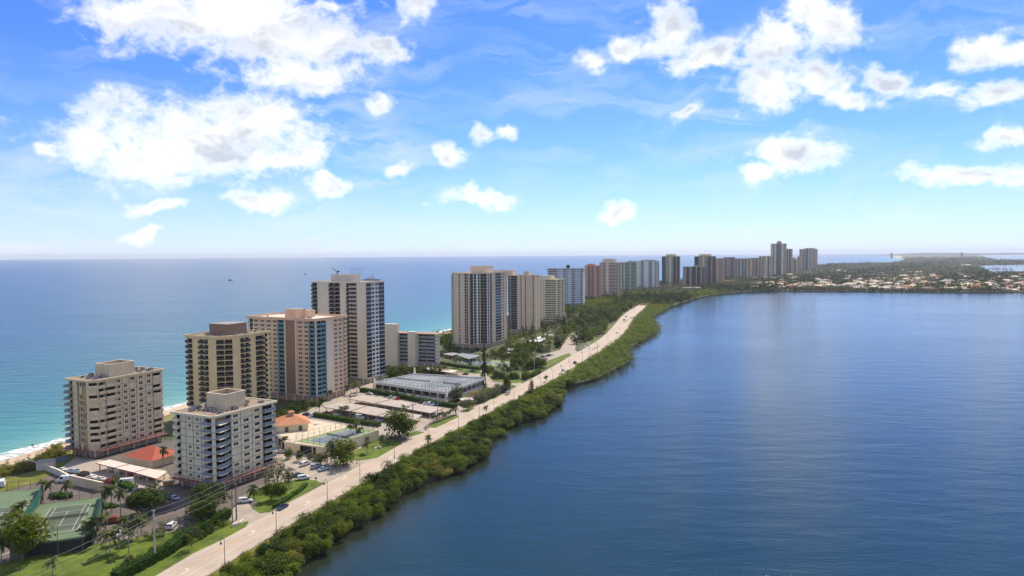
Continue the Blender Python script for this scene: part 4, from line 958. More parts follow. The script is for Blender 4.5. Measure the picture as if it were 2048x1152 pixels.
for k, nm in enumerate(('back row carport roof nearest the peach tower', 'middle carport roof of the back row', 'back row carport roof nearest the road')):
    carport('flat tan '+nm, [z6(*near[k]), z6(*near[k+1]), z6(*farr[k+1]), z6(*farr[k])], 3.4-.35*k, 'roof_carport')
near = [(655, 175), (920, 215), (1190, 262), (1560, 318)]; farr = [(815, 122), (1090, 160), (1360, 208), (1660, 256)]
for k, nm in enumerate(('front row carport roof nearest the peach tower', 'middle carport roof of the front row', 'front row carport roof partly behind the big round tree')):
    carport('flat tan '+nm, [z6(*near[k]), z6(*near[k+1]), z6(*farr[k+1]), z6(*farr[k])], 3.4-.35*k, 'roof_carport')
near = [(815, 195), (975, 235), (1140, 275), (1340, 330)]; farr = [(940, 165), (1095, 205), (1260, 240), (1430, 270)]
for k, nm in enumerate(('bay at the beach end', 'bay in the middle', 'bay nearest the white tower')):
    carport('pale pinkish carport roof by the red clubhouse, '+nm, [z2(*near[k]), z2(*near[k+1]), z2(*farr[k+1]), z2(*farr[k])], 3.2-.2*k, 'roof_cream', posts=True, fascia='scaffold_red')
carport('cream carport roof at the foot of the low block', [(843, 737), (857, 734.5), (917, 741), (905, 745.5)], 3, 'roof_cream', fascia='wall_brown')
carport('grey blue carport roof in the shade of the tan tower', [(911, 709), (925, 706), (962, 711), (938, 718)], 3, 'court_grey')
carport('dark grey carport roof at the tan tower, left of the paler one', [(886, 708), (902, 704), (917, 706.5), (905, 711)], 3, 'roof_grey')
carport('long low carport roof at the foot of the second tan tower', [(1086, 669), (1090, 667), (1120, 670.5), (1117, 673)], 3, 'roof_grey')
for k, (q, lb) in enumerate([([(1055, 682), (1068, 678), (1086, 681), (1074, 684.5)], 'white tent like carport roof nearest the second tan tower'), ([(1068, 676), (1080, 673), (1094, 677), (1084, 680)], 'white carport roof behind the other white one in the garden'), ([(1107, 680), (1113, 677), (1124, 679), (1118, 682)], 'small white carport roof nearest the road gate'), ([(1003, 698), (1010, 694), (1030, 697), (1024, 701)], 'white canopy over the entrance of the big tan tower'), ([(1002, 704), (1008, 702.5), (1024, 705), (1018, 707)], 'narrow white canopy in front of the tan tower entrance')]):
    carport(lb, q, 3, 'white_paint', fascia='white_paint')
# ---------------------------------------------------------------- two level garage with grey courts on top
gz = 4.6
gq = [(749, 766), (830, 749.5), (972, 757.5), (893, 787)]
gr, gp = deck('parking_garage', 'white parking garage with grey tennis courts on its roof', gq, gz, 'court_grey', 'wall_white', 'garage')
ox = gr.location
for a, b in zip(gp, gp[1:]+gp[:1]):
    a = Vector(a); b = Vector(b); L_ = (b-a).length; mid = (a+b)/2; rz = math.atan2((b-a).y, (b-a).x)
    mb = MB(); mb.box((0, 0, gz+.15), (L_, .25, 1.5), 'wall_white'); mb.box((0, 0, .7), (L_, .25, 1.4), 'wall_white')
    place(mb.mesh('parapet'), 'parapet', gr, (mid.x-ox.x, mid.y-ox.y, 0), rz)
fence_run(gr, PX([(752, 766), (892, 785.5), (970, 758)], gz), gz, 3.4, 3.0, None)
fence_run(gr, PX([(845, 778), (915, 752.5)], gz), gz, 3.4, 3.0, None); fence_run(gr, PX([(858, 780), (925, 753.5)], gz), gz, 3.4, 3.0, None)
def quadpt(s, t):
    a, b, c_, d = [G(u, v, gz).to_2d() for u, v in gq]
    return (a*(1-s)+b*s)*(1-t)+(d*(1-s)+c_*s)*t
gx = (quadpt(1, .5)-quadpt(0, .5)).normalized()
for t in (.13, .38, .80): frame_court(gr, quadpt(.5, t), Vector((-gx.y, gx.x)), 10.97, 23.77, gz, 'court_blue' if t == .8 else 'court_grey')
for (u, v), s in (((749, 768), 1), ((893, 788), 1), ((972, 758), 1), ((829, 746), 1)):
    g = G(u, v, gz); mb = MB(); mb.box((0, 0, 4.0), (6.5, 1.2, 8.0), 'wall_cream', 0, .35); place(mb.mesh('stair_tower'), 'stair_tower', gr, (g.x-ox.x, g.y-ox.y, 0), math.atan2(gx.y, gx.x)+.4)
# ---------------------------------------------------------------- courts by the tan tower
def flat_court(label, q, m1, m2, kind):
    pl = PX(q); c = Vector((sum(p[0] for p in pl)/4, sum(p[1] for p in pl)/4, 0)); r_ = thing(kind, label, 'tennis court', c)
    mb = MB(); mb.prism([(p[0]-c.x, p[1]-c.y) for p in pl], -.2, .03, m1); mb.build('apron', r_)
    d = (Vector(pl[1])-Vector(pl[0])).normalized(); frame_court(r_, c, d, 10.97, 23.77, .03, m2); fence_run(r_, pl+pl[:1], 0, 3, 4.0, None)
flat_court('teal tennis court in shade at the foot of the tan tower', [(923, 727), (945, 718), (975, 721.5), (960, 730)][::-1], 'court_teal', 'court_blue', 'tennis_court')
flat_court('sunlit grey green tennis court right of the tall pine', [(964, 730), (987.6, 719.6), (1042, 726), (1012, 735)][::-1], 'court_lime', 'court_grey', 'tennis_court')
# ---------------------------------------------------------------- walls and hedges
def wall_run(name, label, cat, pxs, h, th, mn, cap=None):
    P = PX(pxs); root = thing(name, label, cat, (*P[0], 0))
    for a, b in zip(P[:-1], P[1:]):
        a = Vector(a); b = Vector(b); L_ = (b-a).length; mid = (a+b)/2; mb = MB(); mb.box((0, 0, h/2), (L_, th, h), mn)
        if cap: mb.box((0, 0, h+.08), (L_, th+.2, .16), cap)
        place(mb.mesh('wall_panel'), 'wall_panel', root, (mid.x-P[0][0], mid.y-P[0][1], 0), math.atan2((b-a).y, (b-a).x))
wall_run('boundary_wall', 'long beige boundary wall behind the near tennis deck', 'wall', [(140, 968), (205, 983)], 3.2, .5, 'wall_sandstone', 'wall_cream')
wall_run('boundary_wall', 'low grey wall running from the beach to the beige wall', 'wall', [(52, 930), (82, 938), (115, 950), (138, 962)], 2.2, .4, 'wall_grey', 'wall_pale')
wall_run('entry_wall', 'pale curved entry wall at the driveway mouth near the utility poles', 'wall', [(464, 1054), (472, 1052), (480, 1049), (486, 1044)], .9, .5, 'wall_cream')
wall_run('entry_wall', 'low white planter wall on the small lawn by the blue court', 'wall', [(749, 900), (753, 897.5), (758, 896.5), (762, 898)], .9, .4, 'wall_cream')
mb = MB(); mb.box((0, 0, 1.6), (5.5, 4, 3.2), 'wall_grey'); mb.box((0, 0, 3.3), (6, 4.5, .25), 'roof_grey')
g = G(92, 938); thing('shed', 'flat roofed grey shed in shade near the beach wall', 'shed', (g.x, g.y, 0), .3, None, mb.mesh('shed'))
for (u, v), m_, lb in (((337, 971), 'board', 'orange skip on the shaded yard below the white tower'), ((122, 922), 'board', 'yellow bin in the shaded yard behind the beach tower'), ((126, 924), 'rail_teal', 'blue bin beside the yellow one behind the beach tower')):
    mb = MB(); mb.box((0, 0, .8), (3.2, 1.7, 1.3), m_, 0, 1.15); mb.box((0, 0, 1.47), (3.8, 2.1, .06), 'dark_metal'); g = G(u, v); thing('skip', lb, 'skip', (g.x, g.y, 0), .4, None, mb.mesh('skip'))
# ================================================================== vegetation
leafmat('leaf_mangrove', (.012, .034, .003), (.165, .225, .010), .42, .22)
leafmat('leaf_broad', (.018, .044, .004), (.12, .15, .008), .35, .4)
leafmat('leaf_palm', (.045, .065, .02), (.13, .14, .045), .3, .5)
leafmat('leaf_silver', (.06, .075, .035), (.17, .175, .10), .25, .5)
leafmat('leaf_pine', (.018, .035, .014), (.05, .07, .025), .2, .5)
leafmat('leaf_orange', (.30, .15, .03), (.42, .24, .06), .25, .8)
leafmat('leaf_hedge', (.018, .05, .006), (.065, .12, .010), .25, .6)
leafmat('leaf_yellow', (.11, .13, .02), (.26, .24, .04), .38, .5)
mat('bark', (.17, .13, .095), var=.25, scale=3); mat('bark_pale', (.30, .25, .19), var=.2, scale=2)
def leaf_cloud(seed, nl, n, ls, lobes=None, mn='leaf_broad', flat=1.0, up=.35):
    """crown of leaf-sized faces spread over many overlapping lobes, radius about 1"""
    r = np.random.default_rng(seed)
    if lobes is None:
        th = r.uniform(0, 2*np.pi, nl); rad = np.sqrt(r.uniform(0, 1, nl))*.68; z = r.uniform(-.35, .6, nl)*(1-rad*.7)
        C = np.stack([rad*np.cos(th), rad*np.sin(th), z*flat], 1); Rl = r.uniform(.22, .46, nl)
    else: C = np.array([l[:3] for l in lobes]); Rl = np.array([l[3] for l in lobes])
    w = Rl**2/np.sum(Rl**2); k = r.choice(len(Rl), n, p=w)
    d = r.normal(size=(n, 3)); d[:, 2] += .25; d /= np.linalg.norm(d, axis=1)[:, None]
    q = C[k]+d*(Rl[k]*r.uniform(.62, 1.12, n))[:, None]*np.array([1, 1, .85])
    nn = d+r.normal(scale=.55, size=(n, 3)); nn[:, 2] += up; nn /= np.linalg.norm(nn, axis=1)[:, None]
    a = np.cross(nn, r.normal(size=(n, 3))); a /= np.linalg.norm(a, axis=1)[:, None]; b = np.cross(nn, a)
    if lobes is None:
        m1 = np.percentile(np.hypot(q[:, 0], q[:, 1]), 96); z0, z1 = np.percentile(q[:, 2], 2), np.percentile(q[:, 2], 98)
        q = q/np.array([m1, m1, (z1-z0)/2])-np.array([0, 0, (z0+z1)/(z1-z0)])
    s = ls*r.uniform(.6, 1.35, n)[:, None]
    V = np.stack([q-a*s, q-b*s*.6, q+a*s, q+b*s*.6], 1).reshape(-1, 3)
    return V
def cloud_mesh(name, V, mn, extra=None):
    me = bpy.data.meshes.new(name); n = len(V)//4
    me.vertices.add(len(V)); me.vertices.foreach_set('co', V.astype(np.float32).ravel())
    me.loops.add(len(V)); me.loops.foreach_set('vertex_index', np.arange(len(V), dtype=np.int32))
    me.polygons.add(n); me.polygons.foreach_set('loop_start', np.arange(0, len(V), 4, dtype=np.int32)); me.polygons.foreach_set('loop_total', np.full(n, 4, dtype=np.int32))
    me.materials.append(MATS[mn]); me.update(calc_edges=True); return me
def trunk_mesh(seed, h, r, mn='bark', forks=4, spread=.5):
    rd = random.Random(seed); mb = MB(); mb.bar((0, 0, 0), (0, 0, h*.55), r, mn, 6, r*.75)
    for k in range(forks):
        a = 2*math.pi*k/forks+rd.uniform(-.4, .4); mb.bar((0, 0, h*.5), (math.cos(a)*spread, math.sin(a)*spread, h*rd.uniform(.85, 1.1)), r*.6, mn, 5, r*.25)
    return mb.mesh('trunk')
CROWN = {}
for i in range(7): CROWN['mangrove', i] = cloud_mesh('crown', leaf_cloud(100+i, 15, 1700, .070), 'leaf_mangrove')
for i in range(4): CROWN['mangrove_far', i] = cloud_mesh('crown', leaf_cloud(120+i, 11, 560, .115), 'leaf_mangrove')
for i in range(5): CROWN['broad', i] = cloud_mesh('crown', leaf_cloud(140+i, 18, 2100, .085), 'leaf_broad')
for i in range(4): CROWN['broad_far', i] = cloud_mesh('crown', leaf_cloud(150+i, 10, 520, .12), 'leaf_broad')
for i in range(3): CROWN['silver', i] = cloud_mesh('crown', leaf_cloud(160+i, 12, 900, .08), 'leaf_silver')
for i in range(2): CROWN['yellow', i] = cloud_mesh('crown', leaf_cloud(170+i, 12, 1000, .06), 'leaf_yellow')
for i in range(3): CROWN['shrub', i] = cloud_mesh('crown', leaf_cloud(180+i, 7, 320, .12), 'leaf_broad')
CROWN['orange', 0] = cloud_mesh('crown', leaf_cloud(190, 8, 500, .09), 'leaf_orange')
CROWN['dune', 0] = cloud_mesh('crown', leaf_cloud(191, 8, 300, .12), 'leaf_yellow')
CROWN['hedge', 0] = None
TR = {(k, i): trunk_mesh(300+i, 1, k, spread=.45, mn='bark') for i, k in ((0, .05), (1, .07), (2, .09))}
rnd = random.Random(77)
def tree(name, label, cat, x, y, r, h, kind, idx=None, group=None, z=0, sz=None, trunk_h=None):
    """r crown radius, h total height"""
    ks = [k for k in CROWN if k[0] == kind and CROWN[k]]; ck = ks[(idx if idx is not None else rnd.randrange(99)) % len(ks)]
    root = thing(name, label, cat, (x, y, z), rnd.uniform(0, 6.28), group)
    vz = sz or min(r*.95, h*.55); c = place(CROWN[ck], 'crown', root, (0, 0, h-vz*.8), 0, (r, r, vz))
    t = h-vz*.6; place(TR[(.07, 1)] if r > 3 else TR[(.05, 0)], 'trunk', root, (0, 0, 0), 0, (r*.8, r*.8, t))
    return root
# palms
def palm_crown(seed, nf=20, L=2.6, wdt=.30, droop=1.0):
    rd = random.Random(seed); mb = MB()
    for k in range(nf):
        a = 2*math.pi*k/nf+rd.uniform(-.2, .2); e = rd.uniform(-.25, 1.15); l = L*rd.uniform(.8, 1.1); pts = []
        for s in range(6):
            t = s/5; rr = l*t*math.cos(e)*(1-.12*t)+.05; zz = l*t*math.sin(e)-droop*l*.55*t*t*(1+.3*math.cos(e)); pts.append((rr, zz))
        w = [.06, .8, 1.0, .9, .6, .08]; ca, sa = math.cos(a), math.sin(a)
        for s in range(5):
            for sd in (-1, 1):
                (r0, z0), (r1, z1) = pts[s], pts[s+1]; w0, w1 = w[s]*wdt*sd, w[s+1]*wdt*sd
                P = lambda r_, o, z_: (r_*ca-o*sa, r_*sa+o*ca, z_)
                mb.face([P(r0, 0, z0), P(r1, 0, z1), P(r1, w1*1.3, z1-abs(w1)*.7), P(r0+.1, w0*1.3, z0-abs(w0)*.7)], 'leaf_palm')
    mb.bar((0, 0, -.5), (0, 0, .15), .16, 'bark_pale', 6, .1)
    return mb.mesh('crown')
PC = [palm_crown(i) for i in range(4)]+[palm_crown(9, 13, 3.4, .34, 1.15)]
PT = []
for i in range(3):
    mb = MB(); rd = random.Random(i); ox = rd.uniform(-.12, .12)
    for s in range(4): mb.bar((ox*math.sin(s/4*2), 0, s/4), (ox*math.sin((s+1)/4*2), 0, (s+1)/4), .15-.01*s, 'bark_pale', 6, .14-.01*s)
    PT.append((mb.mesh('trunk'), ox*math.sin(2)))
def palm(x, y, h, label, z=0, s=1.0, kind=None, group='palm trees on the island'):
    root = thing('palm_tree', label, 'palm tree', (x, y, z), rnd.uniform(0, 6.28), group); i = rnd.randrange(3); th = max(h-1.2*s, 1.0)
    place(PT[i][0], 'trunk', root, None, 0, (1, 1, th)); place(PC[kind if kind is not None else rnd.randrange(4)], 'crown', root, (PT[i][1], 0, th), 0, s)
    return root
def palm_px(base, top, label, s=1.0, kind=None):
    g = G(*base); hz = CH-g.y*((top-(508.2-.0065*(base[0]-1024)))/F); palm(g.x, g.y, max(2.8, hz+.4*s), label, 0, s, kind)
PALMS = [((87, 1006), 965, 'palm at the back corner between the two green tennis decks, left one'), ((102, 1003), 966, 'palm at the back corner between the two green tennis decks, right one'), ((135, 1000), 966, 'palm on the hedged island behind the near tennis court'),
 ((212, 1028), 978, 'left of two slim palms rising at the right fence of the near court'), ((224, 1026), 976, 'right of two slim palms rising at the right fence of the near court'), ((241, 1034), 985, 'palm in the car park right of the slim pair by the court'),
 ((33, 1056), 1017, 'palm standing in front of the fence between the courts, left of its twin'), ((47, 1056), 1008, 'palm standing in front of the fence between the courts, taller twin'),
 ((172, 1084), 1050, 'short palm at the front corner of the near tennis deck'), ((189, 1086), 1040, 'leftmost palm of the cluster off the deck corner'), ((195, 1087), 1043, 'palm in the middle of the cluster off the deck corner'), ((201, 1088), 1038, 'rightmost palm of the cluster off the deck corner'), ((212, 1064), 1033, 'palm behind the red pickup truck'),
 ((212, 1111), 1070, 'foremost palm alone on the bright front lawn, left'), ((220, 1105), 1072, 'small palm close behind the foremost lawn palm'), ((239, 1102), 1058, 'palm in the middle of the front lawn'), ((258, 1107), 1066, 'palm on the front lawn nearest the utility pole'), ((248, 1081), 1040, 'palm beside the white car under the lot palms'), ((264, 1083), 1052, 'bushy palm right of the white car at the lot edge'), ((275, 1081), 1038, 'palm at the lot edge with its crown against the asphalt'), ((283, 1072), 1035, 'palm left of the long utility pole by the lot'),
 ((105, 1152), 1125, 'palm cut by the bottom edge of the picture'), ((3, 1127), 1088, 'palm at the left picture edge in front of the big tree'),
 ((507, 998), 976, 'small spreading palm on the lawn below the white tower'), ((327, 935), 897, 'feathery coconut palm beside the red clubhouse roof'),
 ((701, 889), 852, 'left of three tall palms at the blue court'), ((714, 884), 846, 'middle and tallest of three palms at the blue court'), ((721, 882), 856, 'right of three tall palms at the blue court'), ((661, 925), 886, 'slim palm beside the round tree by the car park'), ((663, 925), 892, 'shorter palm by the round tree at the car park'), ((764, 892), 873, 'single small palm on the triangular lawn'), ((734, 907), 886, 'small palm at the lower side of the triangular lawn'),
 ((639, 827), 807, 'feathery palm behind the pavilion'), ((682, 831), 815, 'left palm of the pair before the front carports'), ((692, 831), 813, 'right palm of the pair before the front carports'), ((706, 841), 828, 'low palm right of the pair before the front carports'),
 ((661, 800), 782, 'palm at the foot of the peach tower'), ((570, 898), 876, 'dense palm at the left corner of the podium wall'), ((969, 780), 768, 'palm at the corner of the grey garage')]
for b, t, l in PALMS: palm_px(b, t, l, 1.25)
for k in range(6): g = G(700+rnd.uniform(-12, 18), 790+rnd.uniform(-6, 6)); palm(g.x, g.y, rnd.uniform(6, 9), 'coconut palm in the clump between the peach and tall cream towers', 0, 1.1, 4, 'coconut palms between two towers')
for k in range(9): g = G(868+k*5.5, 846-k*2.1); palm(g.x, g.y, rnd.uniform(3.5, 4.6), 'small palm in the row by the road between the two entrances', 0, .85, None, 'small palms in the verge by the carports')
for k, (u, v) in enumerate([(908, 736), (914, 735), (920, 736), (927, 737), (940, 741), (958, 742), (999, 751), (1006, 754), (1016, 757), (1022, 757), (884, 725), (992, 735), (1008, 737)]):
    g = G(u, v); palm(g.x, g.y, rnd.uniform(7, 9), 'palm on the lawns between the low block and the road', 0, 1.15, None, 'palms on the lawns by the low block')
for k in range(9): g = G(760+k*17, 790+k*2.4); palm(g.x, g.y, 5, 'thin palm along the hedge in front of the grey garage', 0, .8, None, 'thin palms before the garage')
for k in range(14): g = G(1000+rnd.uniform(0, 110), 718+rnd.uniform(-28, 8)-k*.6); palm(g.x, g.y, rnd.uniform(7, 12), 'palm in the garden before the second tan tower', 0, 1.25, None, 'palms before the second tan tower')
# big trees one by one
def tree_px(base, cen, ru, name, label, cat, kind, idx=None, rv=None, h=None):
    g = G(*base); d = g.y; r = ru*d/1450; zc = CH-d*((cen-(508.2-.0065*(base[0]-1024)))/F); vz = (rv or ru*.62)*d/1450
    tree(name, label, cat, g.x, g.y, r, max(zc+vz*.8, vz*1.2), kind, idx, None, 0, vz)
for a in [((45, 1121), 1073, 50, 'broadleaf_tree', 'large bushy tree in front of the left tennis deck', 'tree', 'broad', 0, 37), ((300, 1028), 1001, 38, 'broadleaf_tree', 'spreading tree in the car park island left of the white tower', 'tree', 'broad', 1, 19),
  ((420, 1026), 996, 40, 'broadleaf_tree', 'wide tree at the driveway left of the wooden poles, farther one', 'tree', 'broad', 2, 19), ((402, 1050), 1025, 31, 'broadleaf_tree', 'round tree at the driveway left of the wooden poles, nearer one', 'tree', 'broad', 3, 21), ((275, 1028), 1008, 20, 'broadleaf_tree', 'small tree left of the spreading car park tree', 'tree', 'broad', 4, 15),
  ((384, 1098), 1073, 17, 'silver_tree', 'small grey green tree alone on the road verge', 'tree', 'silver', 0, 11), ((556, 972), 950, 27, 'silver_tree', 'grey green feathery tree before the foot of the white tower', 'tree', 'silver', 1, 26), ((578, 975), 957, 15, 'silver_tree', 'smaller grey green tree right of the feathery one', 'tree', 'silver', 2, 18),
  ((543, 1000), 985, 18, 'broadleaf_tree', 'dark dense tree on the lawn below the white tower', 'tree', 'broad', 0, 14), ((560, 1000), 985, 13, 'broadleaf_tree', 'dark tree right of the dense one on the lawn', 'tree', 'broad', 2, 13),
  ((687, 930), 906, 32, 'broadleaf_tree', 'round green tree at the car park exit by the blue court', 'tree', 'broad', 3, 20), ((799, 874), 847, 37, 'broadleaf_tree', 'huge round tree in front of the carports', 'tree', 'broad', 1, 25),
  ((599, 922), 914, 9, 'small_tree', 'round bush tree third from the left along the parking bays', 'tree', 'broad', 1, 8), ((577, 918), 911, 9, 'small_tree', 'round bush tree left of the parking bays', 'tree', 'broad', 2, 9), ((620, 925), 918, 7, 'small_tree', 'small bush tree between parked cars by the podium', 'tree', 'broad', 3, 7), ((642, 932), 922, 14, 'small_tree', 'wide bush beside the pale blue car', 'tree', 'broad', 4, 10), ((672, 945), 934, 11, 'small_tree', 'bush at the car park exit under the utility pole', 'tree', 'silver', 0, 8),
  ((728, 888), 880, 10, 'small_tree', 'clipped dark shrub bed at the foot of the three palms', 'tree', 'broad', 0, 7),
  ((945, 797), 789, 12, 'orange_tree', 'clipped orange flowering tree beside the grey garage', 'tree', 'orange', 0, 6), ((725+190, 800), 787, 12, 'broadleaf_tree', 'dark pointed tree at the near corner of the grey garage', 'tree', 'broad', 2, 14), ((937, 820), 808, 12, 'silver_tree', 'silver bush at the entrance beside the white roofed hut', 'tree', 'silver', 1, 11), ((1016, 782), 768, 8, 'pine_tree', 'dark conical tree beside the road by a small lawn', 'tree', 'broad', 4, 14),
  ((1080, 735), 725, 14, 'broadleaf_tree', 'tree behind the hedge at the bright lawn corner', 'tree', 'broad', 0, 10), ((1060, 738), 728, 13, 'broadleaf_tree', 'tree left of the lawn corner hedge', 'tree', 'broad', 1, 9)]:
    tree_px(a[0], a[1], a[2], a[3], a[4], a[5], a[6], a[7], a[8])
for k in range(13):
    g = G(955+k*5, 806-k*2.2); tree('silver_shrub', 'grey leaved shrub in the row between garage and road', 'shrub', g.x, g.y, rnd.uniform(3, 4.2), rnd.uniform(4, 5.5), 'silver', None, 'grey shrubs along the road by the garage')
def conifer(px, top, ru, label, name='pine_tree', dens=900, seed=5, kind='leaf_pine'):
    g = G(*px); d = g.y; h = CH-d*((top-(508.2-.0065*(px[0]-1024)))/F); r = ru*d/1450
    rs = np.random.default_rng(seed); lob = [(rs.normal()*.25*r*(1-t), rs.normal()*.25*r*(1-t), h*(.12+.86*t), r*(1.05-.75*t)*rs.uniform(.6, 1.1)) for t in np.linspace(0, 1, 22)]
    root = thing(name, label, 'tree', g); mb = MB(); mb.bar((0, 0, 0), (0, 0, h*.97), .35, 'bark', 6, .08); mb.build('trunk', root)
    place(cloud_mesh('crown', leaf_cloud(seed, 0, dens, .42, lobes=lob), kind), 'crown', root)
conifer((969, 757), 690, 8, 'very tall dark narrow pine in front of the tan tower', dens=1500)
conifer((1063, 793), 758, 10, 'wispy pale pine between the road and the lagoon', dens=520, seed=6, kind='leaf_silver')
conifer((914, 802), 778, 10, 'short dark pine at the garage corner', dens=700, seed=8)
# hedges: one clipped block of leaves per run
def hedge(pxs, h, w, label, mn='leaf_hedge', name='hedge', cat='hedge'):
    P = PX(pxs); V = []; r = np.random.default_rng(len(pxs)*7+abs(int(P[0][0]))); root = thing(name, label, cat, (*P[0], 0)); mb = MB()
    for a, b in zip(P[:-1], P[1:]):
        a = np.array(a); b = np.array(b); L_ = np.hypot(*(b-a)); t = (b-a)/L_; nr = np.array([-t[1], t[0]]); n = int(L_*(w+2*h)*3.2)
        s = r.uniform(0, L_, n); q = r.uniform(-w/2-h, w/2+h, n); off = np.clip(q, -w/2, w/2); z = h-np.maximum(0, np.abs(q)-w/2)+r.normal(0, .12, n)
        c = np.concatenate([a+t*s[:, None]+nr*off[:, None]-np.array(P[0]), z[:, None]], 1)
        d = r.normal(size=(n, 3)); d /= np.linalg.norm(d, axis=1)[:, None]; e = np.cross(d, r.normal(size=(n, 3))); e /= np.linalg.norm(e, axis=1)[:, None]; f = np.cross(d, e)
        V.append(np.stack([c-e*.33, c-f*.2, c+e*.33, c+f*.2], 1).reshape(-1, 3)); mid = (a+b)/2-np.array(P[0]); mb.box((mid[0], mid[1], h*.45), (L_, w*.8, h*.9), mn, math.atan2(t[1], t[0]))
    mb.build('hedge_core', root); place(cloud_mesh('hedge_leaves', np.concatenate(V), mn), 'hedge_leaves', root)
hedge([(456, 1034), (430, 1048), (400, 1066), (368, 1084), (340, 1106), (300, 1128), (262, 1148), (230, 1166)], 3.0, 3.0, 'long dark hedge between the front lawn and the road verge')
hedge([(628, 833), (660, 838), (700, 845), (735, 850), (760, 853)], 2.2, 2.5, 'clipped hedge behind the blue court podium')
hedge([(722, 783), (760, 789), (810, 798), (860, 808), (912, 816)], 2.4, 3.0, 'long clipped hedge between carports and garage')
hedge([(1047, 757), (1065, 753), (1078, 745)], 2.2, 3.5, 'thick rounded hedge at the sharp lawn corner by the road')
hedge([(880, 728), (920, 735), (960, 740)], 2.0, 2.5, 'hedge between the long lawn and the teal court')
hedge([(548, 1016), (575, 1000), (600, 983), (612, 972)], 1.2, 1.4, 'low hedge along the island lawn below the white tower')
hedge([(222, 963), (245, 972), (268, 982)], 1.8, 3, 'bright green hedge beside the white van')
hedge([(106, 992), (120, 997), (146, 993)], 1.3, 3.5, 'low round hedge on the car park island behind the court')
hedge([(209, 1012), (222, 1016), (230, 1012)], .8, 3.5, 'small grass hedge at the right side of the near court')
# masses: shrubs and trees by zones
BC = [(b['x']+b['e1'][0]*b['sR']/2+b['e2'][0]*b['sL']/2, b['y']+b['e1'][1]*b['sR']/2+b['e2'][1]*b['sL']/2, math.hypot(b['sR'], b['sL'])*.48) for b in BLD.values()]
AVOID = [PX(p) for p in PAVED]+[PX(p) for _, p in LAWNS]+[p1, p2_, p3, gp]+[PX(q) for q in ([(843, 737), (857, 732), (920, 739), (905, 747)], [(911, 709), (925, 704), (965, 710), (938, 720)], [(923, 728), (945, 717), (990, 719), (1045, 725), (1012, 736), (962, 731)], [(1050, 684), (1080, 672), (1126, 678), (1118, 684), (1078, 686)])]
FAR_B = []
for o_ in [o for o in col.objects if o.get('category') == 'apartment tower']:
    w_ = [c for c in o_.children if c.name.startswith('wall')][0]; bb = [Vector(v) for v in w_.bound_box]; x0, x1 = min(v.x for v in bb), max(v.x for v in bb); y0, y1 = min(v.y for v in bb), max(v.y for v in bb)
    FAR_B.append((o_.location.x+(x0+x1)/2, o_.location.y+(y0+y1)/2, max(x1-x0, y1-y0)*.5))
def clear(x, y, r=1.5, lawns=True):
    for bx_, by_, br in BC+FAR_B:
        if math.hypot(x-bx_, y-by_) < br+r: return False
    for p in AVOID:
        if inside((x, y), p): return False
    if 60 < y < 1150:
        if lerp_line(ROADL_S, y)-r-1.5 < x < lerp_line(ROADR_S, y)+r+2: return False
    return True
def scatter(pxs, n, fn, r=1.5, world=False, tries=12):
    P = pxs if world else PX(pxs); xs = [p[0] for p in P]; ys = [p[1] for p in P]; c = 0
    for _ in range(n*tries):
        x, y = rnd.uniform(min(xs), max(xs)), rnd.uniform(min(ys), max(ys))
        if inside((x, y), P) and clear(x, y, r): fn(x, y); c += 1
        if c >= n: break
def f_tree(lab, grp, r0, r1, far=True):
    def f(x, y):
        r = rnd.uniform(r0, r1); tree('broadleaf_tree', lab, 'tree', x, y, r, r*rnd.uniform(1.3, 1.8), ('broad_far' if far else 'broad') if rnd.random() < .82 else 'silver', None, grp)
    return f
def f_palm(lab, grp): return lambda x, y: palm(x, y, rnd.uniform(7, 11), lab, 0, 1.3, None, grp)
def f_shrub(lab, grp, kind='shrub', a=.9, b=1.9): 
    def f(x, y):
        r = rnd.uniform(a, b); tree('shrub', lab, 'shrub', x, y, r, r*1.1, kind, None, grp)
    return f
scatter([(1095, 700), (1125, 660), (1170, 625), (1235, 605), (1268, 612), (1240, 634), (1205, 668), (1160, 690), (1105, 722)], 120, f_tree('tree in the thicket between the towers and the bend of the road', 'trees in the roadside thicket', 3.5, 5.5))
scatter([(1110, 700), (1150, 660), (1235, 615), (1262, 612), (1205, 668), (1160, 690)], 40, f_palm('palm in the thicket before the bend of the road', 'palms in the roadside thicket'))
scatter([(985, 715), (1020, 694), (1060, 690), (1110, 700), (1100, 722), (1060, 733), (1010, 738)], 45, f_tree('tree in the garden right of the big tan tower', 'garden trees by the tan tower', 2.4, 4.2))
scatter([(720, 760), (770, 742), (840, 745), (880, 735), (905, 750), (830, 752), (740, 768)], 36, f_tree('tree between the tall cream tower and the low block', 'trees by the low block', 2, 3.6))
scatter([(876, 685), (902, 672), (905, 700), (885, 700)], 16, f_tree('beach side tree left of the tan tower', 'beach trees left of the tan tower', 2.5, 4))
scatter([(960, 745), (985, 738), (1040, 745), (1060, 740), (1050, 762), (1000, 770), (975, 765)], 24, f_tree('small tree on the strips between drives and road', 'small trees by the drives', 1.8, 3.2))
scatter([(930, 828), (960, 812), (1010, 788), (1000, 775), (960, 785), (920, 812)], 26, f_shrub('shrub between the garage and the road', 'shrubs by the garage'))
scatter([(548, 840), (600, 815), (640, 806), (700, 800), (690, 815), (620, 833), (545, 850)], 30, f_tree('low tree in shade behind the pavilion', 'trees behind the pavilion', 1.6, 3))
scatter([(1160, 690), (1200, 668), (1203, 676), (1175, 688)], 8, f_shrub('low shrub at the roadside before the bend', 'shrubs before the bend'))
scatter([(0, 975), (0, 940), (50, 925), (105, 900), (130, 885), (140, 900), (100, 930), (60, 950)], 60, f_shrub('yellow green dune shrub near the beach', 'dune shrubs', 'dune', 1.2, 2.6), r=0)
